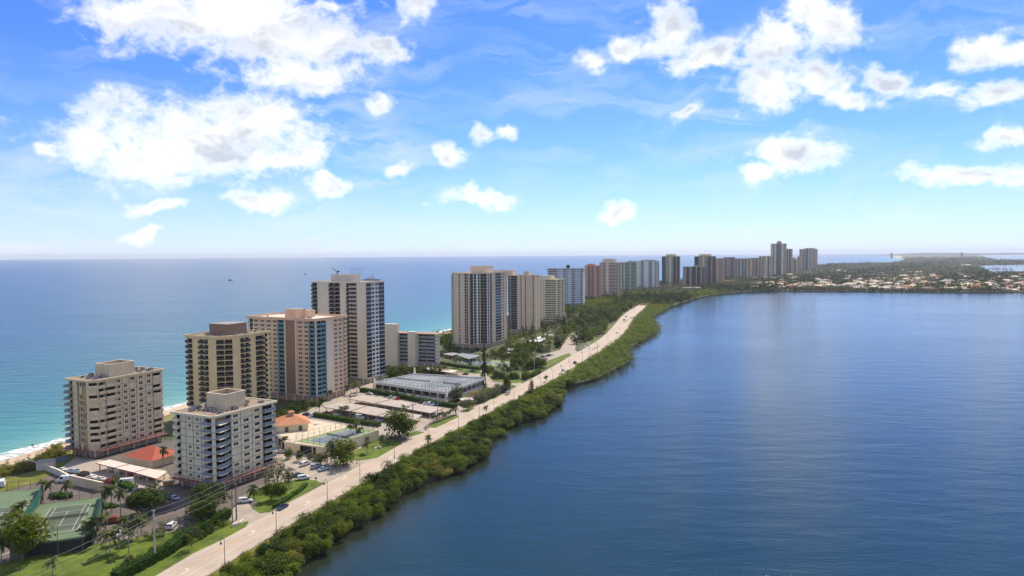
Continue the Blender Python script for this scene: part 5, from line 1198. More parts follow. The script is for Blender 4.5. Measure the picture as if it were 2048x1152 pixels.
scatter([(240, 930), (300, 905), (345, 905), (345, 945), (250, 915)], 16, f_shrub('shrub round the red clubhouse', 'shrubs round the clubhouse'), r=.5)
scatter([(640, 960), (680, 940), (705, 925), (690, 945), (660, 965)], 8, f_shrub('shrub at the car park exit', 'shrubs at the car park exit'), r=.2)
for k in range(22):
    t = k/21; g = G(448-215*t+rnd.uniform(-4, 4), 1052+95*t+rnd.uniform(-3, 3)); r = rnd.uniform(.8, 1.9)
    tree('shrub', 'shrub on the road side of the long dark hedge', 'shrub', g.x, g.y, r, r*1.3, 'shrub' if k % 3 else 'silver', None, 'shrubs along the long hedge')
for k, (u, v) in enumerate([(330, 1055), (318, 1073), (222, 1075), (300, 1080), (270, 1055), (285, 1050)]):
    g = G(u, v); tree('shrub', 'shrub at the lot edge near the front lawn', 'shrub', g.x, g.y, 2.0, 2.4, 'shrub', None, 'shrubs at the lot edge')
scatter([(985, 738), (1000, 700), (1060, 684), (1110, 690), (1150, 700), (1100, 726), (1060, 740), (1010, 745)], 70, f_shrub('low shrub in the garden beds before the tan towers', 'garden shrubs before the tan towers', 'shrub', 1.6, 3.2))
scatter([(1060, 735), (1110, 712), (1148, 700), (1150, 706), (1110, 726), (1075, 742)], 30, f_shrub('shrub along the left verge of the road', 'verge shrubs', 'shrub', 1.5, 2.8), r=.5)
scatter([(880, 700), (900, 690), (1010, 705), (990, 722), (930, 716), (900, 712)], 40, f_shrub('dark shrub at the foot of the big tan tower', 'shrubs at the tan tower', 'shrub', 1.6, 3.0), r=.5)
# ---- mangrove belt: the 300 nearest as single trees, the rest as one mass
cand = []; y = 165.0
while y < 1150:
    xr = lerp_line(ROADR_S, y)+6.0; xw = lerp_line(WATL, y)+1.6; sp = 4.3+(y-165)*.0045
    x = xr+rnd.uniform(0, 1.5)
    while x < xw: cand.append((x+rnd.uniform(-.8, .8), y+rnd.uniform(-1.2, 1.2), sp)); x += sp*rnd.uniform(.8, 1.15)
    y += sp*.82
yc = sorted(c[1] for c in cand)
lim = yc[min(298, len(yc)-1)]
def low_crowns(seed, nq, ls): return leaf_cloud(seed, 6, nq, ls)
def mass(name, items, mn, nq=90, ls=.17, **tags):
    base = [low_crowns(400+i, nq, ls) for i in range(5)]; out = []
    for k, (x, y, r, h) in enumerate(items):
        a = rnd.uniform(0, 6.28); V = base[k % 5]; ca, sa = math.cos(a), math.sin(a)
        out.append(np.stack([x+r*(V[:, 0]*ca-V[:, 1]*sa), y+r*(V[:, 0]*sa+V[:, 1]*ca), h*.55+V[:, 2]*h*.5], 1))
    place(cloud_mesh(name, np.concatenate(out), mn), name, kind='stuff', **tags)
far_m = []
for x, y, sp in cand:
    r = sp*rnd.uniform(.55, .98); edge = lerp_line(WATL, y)-x; h = (rnd.uniform(3.2, 5.4) if rnd.random() < .7 else rnd.uniform(2.6, 3.6))*(.8 if x-lerp_line(ROADR_S, y) < 8 else 1)*(1 if edge > 2.5 else .8)
    if y <= lim:
        nearr = lerp_line(ROADR_S, y)+8 > x
        lab = 'mangrove tree of the road side edge of the dense belt' if nearr else ('mangrove tree leaning over the lagoon water at the belt edge' if edge < 4 else 'mangrove tree inside the dense belt between road and lagoon')
        r *= 1.25 if rnd.random() < .15 else 1
        tree('mangrove_tree', lab, 'mangrove', x, y, r, h, ('yellow' if rnd.random() < .1 else 'broad' if rnd.random() < .15 else 'mangrove') if y < 420 else 'mangrove_far', None, lab.replace('mangrove tree', 'mangrove trees'), -.6, min(h*.5, r*.9))
    else: far_m.append((x, y, r, h))
mass('mangrove_thicket', far_m, 'leaf_mangrove', 130, .13)
for (u, v), tp, lb in (((1092, 764), 752, 'scrubby palm at the mangrove edge below the bend of the verge'), ((857, 893), 873, 'palm poking out of the mangroves near a lamp post'), ((972, 830), 813, 'palm pair at the road edge of the mangroves')): palm_px((u, v), tp, lb, 1.1)
# ---- distant woodland on the island and beyond
wood = []
def wood_fill(xl, xr, y0, y1, sp0, keep=1.0):
    y = y0
    while y < y1:
        sp = sp0*(.6+y/1600); x = xl(y)+rnd.uniform(0, sp)
        while x < xr(y):
            if rnd.random() < keep and clear(x, y, 1): wood.append((x, y, sp*rnd.uniform(.5, .8), rnd.uniform(4.5, 8.5)))
            x += sp*rnd.uniform(.8, 1.3)
        y += sp*.85
shx = lambda y: lerp_line(SHORE, y)+20
wood_fill(shx, lambda y: lerp_line(ROADL_S, y)-6, 1000, 1150, 5.5, .8)
wood_fill(shx, lambda y: lerp_line(WATL, y)+1, 1140, 1290, 5.5, .95)
wood_fill(shx, lambda y: lerp_line(WATL, y) if y < 1540 else lerp_line(SHORE, y)+380, 1270, 2300, 6.5, .9)
wood_fill(shx, lambda y: lerp_line(ROADL_S, y)-9, 640, 1000, 6, .22)
# ================================================================== houses on the far shore
houses = [(1547, 567, 'tile_red', 34), (1580, 561, 'wall_pink', 34), (1562, 571, 'tile_orange', 24), (1592, 571.5, 'wall_tan', 26), (1620, 570, 'wall_tan', 26), (1646, 570, 'wall_yellow', 28), (1697, 573, 'wall_cream', 24), (1751, 577, 'wall_cream', 30), (1726, 571, 'wall_cream', 20), (1813, 578.5, 'tile_orange', 26), (1792, 578, 'roof_grey', 20), (1891, 580, 'wall_tan', 20), (1922, 579.5, 'wall_yellow', 30), (1957, 580, 'tile_orange', 26), (2000, 582, 'roof_grey', 30), (2028, 583, 'wall_cream', 18), (2041, 580, 'wall_cream', 24), (1857, 581, 'wall_brown', 36), (1938, 572, 'wall_tan', 30), (1695, 560, 'wall_white', 26), (1719, 561, 'wall_white', 24), (1774, 559, 'wall_cream', 26), (1825, 558, 'roof_grey', 26), (1873, 560, 'tile_orange', 40), (1961, 562, 'wall_tan', 26), (1747, 551, 'wall_cream', 22), (1802, 542, 'wall_cream', 40), (1934, 533, 'wall_cream', 70), (2042, 553, 'tile_orange', 36)]
hp = []
NAMES = {'tile_red': 'red', 'wall_pink': 'pinkish white', 'tile_orange': 'orange', 'wall_tan': 'tan', 'wall_yellow': 'cream yellow', 'wall_cream': 'cream', 'roof_grey': 'grey', 'wall_white': 'white', 'wall_brown': 'brown'}
WPOS = lambda v: 'by the water' if v > 575 else ('in mid suburb' if v > 555 else 'far back')
def house(x, y, w, roofm, label, group=None, h=None, rz=None):
    root = thing('house', label, 'house', (x, y, 0), rnd.uniform(-.5, .5) if rz is None else rz, group); d = w*rnd.uniform(.45, .7); h = h or rnd.choice((3.2, 3.4, 5.8)); rh = w*.11+1
    mb = MB(); mb.box((0, 0, h/2), (w, d, h), rnd.choice(('wall_cream', 'wall_white', 'wall_yellow', 'wall_tan'))); mb.build('wall', root)
    for k in range(3):
        wn = ('win3', round(w)); 
        if wn not in MESHES: b_ = MB(); b_.box((0, 0, 0), (w*.16, .1, 1.4), 'glass_dark'); MESHES[wn] = b_.mesh('window')
        place(MESHES[wn], 'window', root, (-w*.3+k*w*.3, -d/2-.04, 1.7))
    mb = MB(); X, Y = w/2+.8, d/2+.8; k = X-Y*.9
    b = [(-X, -Y, h), (X, -Y, h), (X, Y, h), (-X, Y, h)]; t = [(-k, 0, h+rh), (k, 0, h+rh)]
    for f in ([b[0], b[1], t[1], t[0]], [b[2], b[3], t[0], t[1]], [b[1], b[2], t[1]], [b[3], b[0], t[0]]): mb.face(f, roofm)
    mb.build('roof', root); hp.append((x, y, w*.62))
side_words = ['left end', 'left part', 'middle', 'right part', 'right end']
for u, v, rm, w in houses:
    g = G(u, v); house(g.x, g.y, w*.9, rm, '%s%s roofed house %s, %s of the far suburb' % ('broad ' if w >= 28 else ('small ' if w <= 22 else ''), NAMES[rm], WPOS(v), side_words[min(4, int((u-1520)/105))]))
hs = [o for o in col.objects if o.get('category') == 'house']
for o in hs:
    tw = sorted((k for k in hs if k['label'] == o['label']), key=lambda k: k.location.x/k.location.y)
    if len(tw) == 2:
        for k, wd in zip(tw, ('left', 'right')): k['label'] = k['label']+', '+wd+' one'
q = 0
while q < 230:
    u, v = rnd.uniform(1500, 2070), 583.5-abs(rnd.gauss(0, 1))*17
    if v < 531 or v > 582 or (u > 1950 and v < 552): continue
    g = G(u, v); 
    if g.y < (1480 if u > 1700 else 1620) or any(math.hypot(g.x-a, g.y-b) < c+9 for a, b, c in hp) or not clear(g.x, g.y, 8): continue
    rm = rnd.choice(('wall_cream', 'wall_tan', 'wall_tan', 'tile_orange', 'roof_grey', 'roof_grey', 'wall_taupe', 'wall_yellow'))
    if rm == 'wall_taupe': rm = 'wall_brown'
    house(g.x, g.y, rnd.uniform(15, 25)*(1+(g.y-1500)/7000), rm, '%s roofed house among trees %s on the far shore' % (NAMES[rm], WPOS(v)), '%s roofed houses %s' % (NAMES[rm], WPOS(v))); q += 1
for (u0, u1, v, lb) in ((1430, 1449, 566.5, 'left'), (1449, 1471, 566, 'right')):
    a, b = G(u0, v), G(u1, v); mb = MB(); L_ = (b-a).length-1; mb.box((0, 0, 3), (L_, 12, 6), 'wall_peach'); mb.build('wall', None) if 0 else None
    root = thing('low_building', 'long low orange building at the foot of the dark towers, %s half' % lb, 'building', (a+b)/2); mb.build('wall', root)
    mb = MB(); mb.box((0, 0, 6.6), (L_+1, 13, 1.2), 'tile_orange', 0, .7); mb.build('roof', root); hp.append(((a.x+b.x)/2, (a.y+b.y)/2, L_*.5))
a, b = G(1363, 581), G(1404, 578); root = thing('low_building', 'low cream building before the short dark block, close to the lagoon', 'building', (a+b)/2); mb = MB(); mb.box((0, 0, 2.5), (40, 12, 5), 'wall_cream'); mb.build('wall', root); mb = MB(); mb.box((0, 0, 5.4), (42, 14, .8), 'roof_cream', 0, .85); mb.build('roof', root); hp.append(((a.x+b.x)/2, (a.y+b.y)/2, 22))
wood = [w for w in wood if all(math.hypot(w[0]-a, w[1]-b) > c for a, b, c in hp[-3:])]
# suburb trees
y = 1440.0
INL = [PX([(1948, 531), (2070, 529), (2070, 545), (2030, 546), (1990, 549), (1968, 541)]), PX([(1960, 509.5), (2080, 508.5), (2080, 521), (1990, 521.5)])]
def hit(x, y):
    for a, b, c in hp:
        if math.hypot(x-a, (y-b)*(1.0 if y > b else 1.2)) < c+1: return True
    return any(inside((x, y), p) for p in INL)
while y < 9000:
    sp = 11*(y/1600)**1.25; x0 = max(540, lerp_line(SHORE, y)+40+sp) if y > 1600 else 560; x1 = .78*y+30; x = x0
    while x < x1:
        xx, yy = x+rnd.uniform(-.3, .3)*sp, y+rnd.uniform(-.3, .3)*sp
        wy = lerp_line([(p[1], p[0]) for p in []] or [(0, 0), (1, 1)], .5) if 0 else None
        if yy > np.interp(xx, [547, 710, 1010, 1500, 3000], [1576, 1544, 1464, 1404, 1304]) and not hit(xx, yy) and rnd.random() < .86: wood.append((xx, yy, sp*rnd.uniform(.42, .72), rnd.uniform(4, 9)*(1+(y-1500)/14000)))
        x += sp
    y += sp*.8
wa, wb, wc = [], [], []
for w in wood:
    t = math.sin(w[0]*.013+1)*math.sin(w[1]*.009)+rnd.uniform(-.7, .7)
    if t > .55: wb.append((w[0], w[1], w[2]*.8, w[3]*1.5))
    elif t < -.8: wc.append(w)
    else: wa.append(w)
far_ = [w for w in wa if w[1] > 1500]; wa = [w for w in wa if w[1] <= 1500]
shore_row = densify([(547, 1577), (620, 1562), (710, 1548), (900, 1500), (1010, 1470)], 7)
far_ += [(x_+rnd.uniform(-3, 3), y_+rnd.uniform(3, 9), rnd.uniform(5, 8), rnd.uniform(5, 10)) for x_, y_ in shore_row]
leafmat('leaf_far', (.028, .042, .014), (.085, .082, .030), .2, .05)
mass('woodland', wa, 'leaf_broad', 44, .24); mass('distant_woodland', far_, 'leaf_far', 40, .25); mass('pine_woodland', wb, 'leaf_pine', 44, .24); mass('grey_woodland', wc, 'leaf_silver', 34, .27)
for p in INL: sheet('inlet_water', p, .3, 'lagoon')
# far low ridge on the horizon
for q_, (pl, h0) in enumerate([([(4200, 9000), (12000, 9000), (30000, 24000), (30000, 30000), (9500, 16500)], 14)]):
    mb = MB(); n = 26; 
    pass
leafmat('far_foliage', (.03, .05, .02), (.07, .08, .035), .1, .01)
mb = MB(); xs = np.linspace(0, 1, 60)
A_ = [(8300+t*23000, 15600+3000*t+900*math.sin(t*7)) for t in xs]; hh = [26+22*abs(math.sin(t*31)*math.sin(t*13+1))+rnd.uniform(0, 8) for t in xs]; hh[0] = 4
for i in range(59):
    (xa, ya), (xb, yb) = A_[i], A_[i+1]
    mb.face([(xa, ya, 0), (xb, yb, 0), (xb+60, yb+220, hh[i+1]), (xa+60, ya+220, hh[i])], 'far_foliage'); mb.face([(xa+60, ya+220, hh[i]), (xb+60, yb+220, hh[i+1]), (xb+500, yb+2500, 0), (xa+500, ya+2500, 0)], 'far_foliage')
mb.build('far_hills', kind='structure')
# two far towers on the point
for u, v, hpx, lb in ((1783, 511, 8, 'tiny far tower on the sandy point'), (1923, 508, 6, 'tiny far tower on the wooded horizon')):
    d_ = 9500; x_ = (u-1024)/F*d_; mb = MB(); mb.box((0, 0, 30), (24, 24, 60), 'wall_taupe'); mb.box((0, 0, 64), (14, 14, 8), 'wall_taupe'); thing('distant_tower', lb, 'tower', (x_, d_, 0), 0, None, mb.mesh('distant_tower'))
# marina boats
bm_ = MB(); bm_.box((0, 0, .9), (5, 15, 1.8), 'white_paint', 0, .9); bm_.box((0, -1, 2.8), (3.6, 7, 2), 'white_paint', 0, .8); bm_.bar((0, 0, 3), (0, 0, 9), .15, 'grey_metal'); bme = bm_.mesh('yacht')
for k in range(26): g = G(rnd.uniform(1962, 2025), rnd.uniform(536, 541)); thing('yacht', 'small white yacht moored in the marina at the right edge', 'yacht', (g.x, g.y, .3), rnd.uniform(-.3, .3), 'white yachts in the marina', bme)
# ================================================================== vehicles
def paint(n, c): 
    m_ = mat('paint_'+n, c, rough=.25, spec=.6, var=.03); return 'paint_'+n
for n, c in dict(white=(.75, .75, .73), silver=(.45, .46, .47), dark=(.02, .022, .027), navy=(.015, .03, .07), red=(.35, .02, .015), lightblue=(.38, .48, .60), grey=(.14, .14, .15), maroon=(.22, .02, .03)).items(): mat('car_'+n, c, rough=.25, spec=.6, var=.03)
mat('tyre', (.02, .02, .02), rough=.9); mat('lamp_red', (.3, .01, .01), rough=.3); mat('lamp_clear', (.6, .6, .55), rough=.2)
CARM = {}
def car_meshes(kind, colr):
    if (kind, colr) in CARM: return CARM[(kind, colr)]
    cm = 'car_'+colr; L_, W_, Hs, Hr = {'car': (4.6, 1.82, .86, 1.42), 'suv': (4.8, 1.95, 1.05, 1.78), 'truck': (5.7, 2.0, 1.1, 1.85), 'van': (5.6, 2.1, 1.2, 2.4)}[kind]
    x0 = -L_/2
    prof = {'car': [(0, .35), (0, .75), (.12, Hs), (.9, Hs+.02), (1.45, Hr-.04), (2.6, Hr), (3.35, Hs+.05), (4.35, Hs-.12), (4.6, .62), (4.6, .35)],
            'suv': [(0, .4), (0, 1.0), (.1, 1.15), (.35, Hr-.05), (2.9, Hr), (3.6, Hs+.1), (4.5, Hs-.02), (4.8, .75), (4.8, .4)],
            'truck': [(0, .5), (0, 1.1), (2.2, 1.1), (2.3, Hr-.03), (3.9, Hr), (4.5, Hs+.12), (5.5, Hs), (5.7, .8), (5.7, .5)],
            'van': [(0, .4), (0, 2.3), (.1, Hr), (4.2, Hr), (4.9, 1.35), (5.5, 1.15), (5.6, .8), (5.6, .4)]}[kind]
    b = MB(); n = len(prof)
    def yw(z): return W_/2*(1 if z < Hs+.1 else 1-.22*(z-Hs)/(Hr-Hs+.01))
    Lf = [(x0+x, yw(z), z) for x, z in prof]; Rt = [(x, -y, z) for x, y, z in Lf]
    for i in range(n):
        j = (i+1) % n; b.face([Lf[i], Lf[j], Rt[j], Rt[i]][::-1], cm)
    b.face(Lf, cm); b.face(Rt[::-1], cm)
    body = b.mesh('body'); g = MB(); bi = [i for i, (x, z) in enumerate(prof) if z > Hs+.2]; i0, i1 = bi[0], bi[-1]
    def P(x, z, s): return (x0+x, s*(yw(z)+.012), z)
    def ins(a, c, t): return (a[0]+(c[0]-a[0])*t, a[1]+(c[1]-a[1])*t)
    (xa, za), (xb, zb) = prof[i0], prof[i1]; xr = prof[i0-1][0]; xf = prof[i1+1][0]; zs = Hs+.14
    if kind == 'van': xs0, xs1 = 3.3, 4.45
    else: xs0, xs1 = max(xr, xa-.35)+.12, xf-.3
    top = Hr-.14
    for s in (-1, 1):
        q = [P(xs0, zs, s), P(xs1, zs, s), P(min(xb, xs1-.35), top, s), P(max(xa, xs0)+.1, top, s)]; g.face(q if s < 0 else q[::-1], 'glass_dark')
    dn_ = Vector((prof[i1+1][1]-zb, 0, -(xf-xb))).normalized()*-.015
    for (a, c) in ((prof[i1], prof[i1+1]), (prof[i0], prof[i0-1])):
        if kind == 'van' and a == prof[i0]: continue
        u, w = ins(a, c, .1), ins(a, c, .85); off = .02
        d = Vector((c[0]-a[0], c[1]-a[1])).normalized(); nx, nz = (-d.y, d.x) if c[0] < a[0] else (-d.y, d.x)
        if nz < 0: nx, nz = -nx, -nz
        q = [(x0+u[0]+nx*off, -yw(u[1])+.08, u[1]+nz*off), (x0+u[0]+nx*off, yw(u[1])-.08, u[1]+nz*off), (x0+w[0]+nx*off, yw(w[1])-.08, w[1]+nz*off), (x0+w[0]+nx*off, -yw(w[1])+.08, w[1]+nz*off)]; g.face(q, 'glass_dark')
    gl = g.mesh('windows'); w = MB(); w.bar((0, -.11, 0), (0, .11, 0), .34, 'tyre', 12); w.bar((0, -.12, 0), (0, .12, 0), .2, 'grey_metal', 8); wh = w.mesh('wheel')
    h = MB(); h.box((0, 0, 0), (.08, .4, .16), 'lamp_clear'); hl = h.mesh('headlight'); t = MB(); t.box((0, 0, 0), (.08, .35, .18), 'lamp_red'); tl = t.mesh('tail_light')
    CARM[(kind, colr)] = (body, gl, wh, hl, tl, L_, W_, Hs); return CARM[(kind, colr)]
CNAME = {'car': ('parked_car', 'car'), 'suv': ('parked_car', 'car'), 'truck': ('pickup_truck', 'pickup truck'), 'van': ('van', 'van')}
def car(u, v, colr, kind, deg, label, z=.05, group=None, pz=0):
    """deg = heading measured from +X"""
    body, gl, wh, hl, tl, L_, W_, Hs = car_meshes(kind, colr); g = G(u, v, pz); nm, ct = CNAME[kind]
    root = thing(nm, label, ct, (g.x, g.y, z+pz), R(deg), group); place(body, 'body', root); place(gl, 'windows', root)
    for x in (-L_*.31, L_*.31):
        for y in (-W_/2+.1, W_/2-.1): place(wh, 'wheel', root, (x, y, .34))
    for y in (-W_*.34, W_*.34): place(hl, 'headlight', root, (L_/2-.02, y, Hs-.28)); place(tl, 'tail_light', root, (-L_/2+.02, y, Hs-.1))
RD = 73
for a in [(565, 1017, 'navy', 'car', RD+180, 'dark navy car driving on the road beside the island lawn'), (1015, 789, 'silver', 'suv', RD+180, 'silver car on the road below the dark conical tree'),
 (1126, 742, 'lightblue', 'car', RD+3, 'pale blue silver car on the road near the mangrove side'), (1150, 727, 'dark', 'suv', RD, 'dark car ahead of the pale blue one on the road'), (1234, 667, 'white', 'car', RD, 'white car alone on the road before the far median'),
 (1261.5, 636, 'white', 'car', RD, 'white car on the lagoon side of the far median'), (1252, 634, 'dark', 'car', RD+180, 'farther dark car left of the far median'), (1248, 641, 'dark', 'suv', RD+180, 'nearer dark car left of the far median'), (1269, 618, 'white', 'car', RD+180, 'white car where the road vanishes in the trees'),
 (1162, 700, 'silver', 'suv', RD+180, 'silver car first in the row of three beside the grass median'), (1171, 694, 'white', 'car', RD+180, 'white car in the middle of the three beside the median'), (1177, 690, 'white', 'suv', RD+180, 'white car last of the three beside the median'),
 (491, 1005, 'white', 'suv', 15, 'white car with dark windows in the driveway by the wooden poles'), (343, 1055, 'white', 'suv', 98, 'white car parked nose out at the front lot edge'), (347, 999, 'lightblue', 'car', 150, 'pale blue car behind the spreading car park tree'), (229, 1045, 'red', 'truck', 200, 'red pickup truck under the palms by the near court'), (241, 1072, 'white', 'suv', 250, 'white car half hidden by palms at the lawn edge'),
 (166, 952, 'dark', 'suv', 160, 'dark car with white bonnet behind the beige wall'), (183, 957, 'white', 'car', 160, 'white car between dark car and silver one behind the beige wall'), (201, 961, 'silver', 'car', 160, 'silver car left of the maroon one behind the beige wall'), (220, 966, 'maroon', 'suv', 160, 'maroon car beside the white van'), (249, 970, 'white', 'van', 200, 'white van beside the bright hedge'),
 (268, 981, 'silver', 'car', 205, 'silver car right of the white van'), (279, 985, 'dark', 'car', 205, 'dark blue car second right of the white van'), (291, 988, 'lightblue', 'car', 205, 'light blue car third right of the white van'), (124, 942, 'silver', 'car', 160, 'silver car at the beach end of the wall'), (146, 946, 'lightblue', 'suv', 160, 'car under a blue cover behind the wall'), (131, 964, 'white', 'van', 190, 'white box van in front of the beige wall'),
 (610, 931, 'white', 'suv', 60, 'white car first from the left in the podium parking bays'), (633, 936, 'silver', 'suv', 60, 'silver white car in the middle of the podium parking bays'), (647, 941, 'lightblue', 'car', 55, 'pale blue car right of the silver one in the podium bays'), (607, 959, 'white', 'suv', 30, 'white car at the lawn tip beside the driveway'), (597, 953, 'dark', 'car', 30, 'dark car just behind the white one at the lawn tip'),
 (562, 906, 'silver', 'car', 10, 'silver car in shade at the corner of the white tower'), (634, 921, 'grey', 'car', 60, 'grey car behind the bush in the podium bays'), (614, 832, 'dark', 'suv', 60, 'dark car beside the white one behind the pavilion'), (627, 833, 'white', 'suv', 60, 'white car behind the pavilion roof'), (652, 828, 'red', 'car', 150, 'red car left of the front carports'), (673, 831, 'white', 'car', 150, 'white car left of the front carport palms'),
 (739, 789, 'silver', 'car', -25, 'silver car at the left end of the long hedge'), (719, 838, 'white', 'van', -20, 'white van parked below the front carports'), (757, 843, 'silver', 'car', -20, 'silver car at the foot of the huge round tree'), (844, 806, 'dark', 'car', 65, 'dark car first in the row behind the back carports'), (852, 808, 'white', 'car', 65, 'white car second in the row behind the back carports'), (860, 809.5, 'white', 'suv', 65, 'white car third in the row behind the back carports'), (868, 811, 'lightblue', 'car', 65, 'blue car fourth in the row behind the back carports'),
 (782, 796, 'silver', 'car', 65, 'silver car left of the red one in the row before the hedge'), (790, 798, 'white', 'car', 65, 'white car beside the red one before the hedge'), (797, 799, 'red', 'car', 65, 'red car in the row before the hedge'), (754, 784, 'white', 'car', 65, 'white car behind the hedge nearest the tall tower'), (771, 786.5, 'red', 'car', 65, 'red car behind the hedge below the garage'), (783, 789, 'white', 'suv', 65, 'white car right of the red one below the garage'), (818, 795, 'white', 'car', 65, 'white car behind the hedge below the middle of the garage'), (834, 798, 'white', 'car', 65, 'second white car behind the hedge towards the garage corner'), (886, 807, 'white', 'car', 65, 'white car at the right end of the hedge'),
 (873, 832, 'white', 'suv', 65, 'white car at the road end of the back carports'), (945, 744, 'dark', 'car', 170, 'dark car on the drive by the long lawn'), (931, 749.5, 'navy', 'car', 150, 'navy car near the cream carport roof'), (948, 798, 'white', 'suv', 60, 'white car beside the orange tree'), (4, 972, 'white', 'van', 120, 'white camper van cut by the left picture edge'), (1147, 672, 'silver', 'car', 10, 'silver car on the small lot before the thicket'), (1160, 652, 'white', 'suv', 10, 'white car hidden in the thicket clearing')]:
    car(*a)
for k in range(6): car(1079+k*4.7, 715-k*.8, ('white', 'dark', 'white', 'silver', 'dark', 'white')[k], 'car', 60, 'car in the tight row of six by the garden before the tan towers', .05, 'six cars parked in a row by the garden')
for k in range(5): car(*z2(960+k*80, 262+k*17), ('white', 'silver', 'red', 'white', 'grey')[k], 'car', 150, 'car standing in shade under the pale carport by the clubhouse', .05, 'cars under the pale carport')
# ================================================================== street lamps, poles, lines
lm = MB(); lm.bar((0, 0, 0), (0, 0, 7.8), .10, 'dark_metal', 6, .06); lm.bar((0, 0, 0), (0, 0, .8), .2, 'dark_metal', 6); lpm = lm.mesh('pole')
am = MB()
for k in range(5):
    a0, a1 = math.pi*k/5, math.pi*(k+1)/5; am.bar((-.55+.55*math.cos(a0), 0, 7.8+.45*math.sin(a0)), (-.55+.55*math.cos(a1), 0, 7.8+.45*math.sin(a1)), .05, 'dark_metal', 5)
am.bar((-1.1, 0, 7.8), (-1.1, 0, 7.2), .04, 'dark_metal', 5); arm = am.mesh('arm')
hm = MB(); hm.bar((-1.1, 0, 6.5), (-1.1, 0, 7.2), .3, 'dark_metal', 8, .08); hm.bar((-1.1, 0, 6.4), (-1.1, 0, 6.5), .22, 'lamp_clear', 8); head = hm.mesh('lamp_head')
LAMPS = [((450, 1137), 'before the second turn arrow, nearest the bottom edge'), ((553, 1071), 'opposite the dark navy car'), ((655, 1008), 'opposite the tip of the island lawn'), ((720, 963), 'opposite the car park exit'), ((789, 917), 'opposite the triangular lawn'), ((857, 891), 'beside the palm in the mangroves'), ((917, 856), 'opposite the small palm row'), ((959, 834), 'opposite the carport entrance'), ((988, 819), 'by the palm pair at the mangrove edge'), ((1028, 800), 'just before the wispy pine'), ((1081, 777), 'just past the wispy pine'), ((1106, 759), 'by the scrubby palm at the mangrove edge'), ((1124, 752), 'just before the pale blue car'), ((1140, 742), 'between the pale blue and the dark car'), ((1165, 722), 'beside the start of the grass median'), ((1180, 712), 'halfway along the grass median'), ((1195, 703), 'at the far end of the grass median'), ((1216, 690), 'past the grass median'), ((1240, 670), 'level with the lone white car'), ((1257, 652), 'at the far median')]
for (u, v), l in LAMPS:
    g = G(u, v); root = thing('street_lamp', 'lantern lamp on the mangrove side, '+l, 'street lamp', g, R(-15), 'street lamps along the road'); place(lpm, 'pole', root); place(arm, 'arm', root); place(head, 'lamp_head', root)
mat('wood_pole', (.20, .16, .13), var=.2, scale=2); mat('concrete_pole', (.42, .39, .34)); mat('cable', (.42, .40, .37), rough=.5)
PO = []
for (b, top, m_, lb) in [((-58, 1315), 1195, 'concrete_pole', 'pale utility pole below the lower left of the view'), ((310, 1126), 1028, 'concrete_pole', 'pale concrete utility pole at the long hedge'), ((473, 1040), 957, 'wood_pole', 'tall brown utility pole at the driveway mouth'), ((670, 931), 878, 'concrete_pole', 'pale utility pole before the round tree by the blue court'), ((826, 852), 810, 'wood_pole', 'brown utility pole behind the huge round tree'), ((875.5, 833), 791, 'concrete_pole', 'pale utility pole among the small palm row'), ((958, 787), 762, 'concrete_pole', 'pale utility pole before the garage corner'), ((1011, 760), 738, 'concrete_pole', 'utility pole at the dark conical tree'), ((1068.6, 746), 706, 'concrete_pole', 'tall pale utility pole at the lawn corner hedge'), ((1156, 688), 660, 'concrete_pole', 'utility pole by the three cars'), ((1178.6, 676), 651, 'concrete_pole', 'utility pole at the edge of the thicket')]:
    g = G(*b); h = CH-g.y*((top-(508.2-.0065*(b[0]-1024)))/F); PO.append((g.x, g.y, h))
    root = thing('utility_pole', lb, 'utility pole', g, R(-20)); mb = MB(); mb.bar((0, 0, 0), (0, 0, h), .24, m_, 8, .17); mb.build('pole', root)
    for zz, wd in ((h-.1, 1.4), (h-1.4, 1.0), (h-2.7, 1.0)): mb = MB(); mb.box((0, 0, zz), (wd, .14, .14), m_); mb.build('crossarm', root)
    for s, zz in ((-.55, h-.05), (.4, h-1.35), (-.4, h-2.65)): mb = MB(); mb.bar((s, 0, zz), (s, 0, zz+.3), .07, 'grey_metal', 6); mb.build('insulator', root)
g = G(465, 1047); root = thing('utility_pole', 'shorter brown utility pole just left of the tall one', 'utility pole', g); mb = MB(); mb.bar((0, 0, 0), (0, 0, 10.2), .2, 'wood_pole', 8, .15); mb.build('pole', root); mb = MB(); mb.bar((0, .3, 8), (0, .3, 9), .25, 'grey_metal', 8); mb.build('transformer', root)
for w, (dx, dz, lb) in enumerate([(-.5, 0, 'topmost power line at the pole tops'), (.3, -1.3, 'second power line from the top'), (-.3, -2.6, 'third power line from the top'), (0, -4.4, 'lower telephone cable below the power lines')]):
    pts = PO[:7]; mb = MB()
    for a, b in zip(pts[:-1], pts[1:]):
        L_ = math.hypot(b[0]-a[0], b[1]-a[1]); prev = None
        for s in range(9):
            t = s/8; p = (a[0]+(b[0]-a[0])*t+dx*.94, a[1]+(b[1]-a[1])*t+dx*.3, a[2]+(b[2]-a[2])*t+dz-L_*.022*4*t*(1-t))
            if prev: mb.bar(prev, p, .028, 'cable', 4)
            prev = p
    thing('power_line', lb+', strung along the left of the road', 'power line', (0, 0, 0), 0, 'power lines along the road', mb.mesh('power_line'))
# road signs
for u, v, lb in ((632, 968, 'small dark sign post on the tip of the island lawn'), (822, 872, 'low white sign on the small lawn by the huge round tree')):
    g = G(u, v); root = thing('sign_post', lb, 'sign', g); mb = MB(); mb.bar((0, 0, 0), (0, 0, 2.2), .05, 'dark_metal'); mb.build('post', root); mb = MB(); mb.box((0, 0, 2.1), (.7, .06, .7), 'white_paint' if u > 700 else 'dark_metal'); mb.build('sign_plate', root)
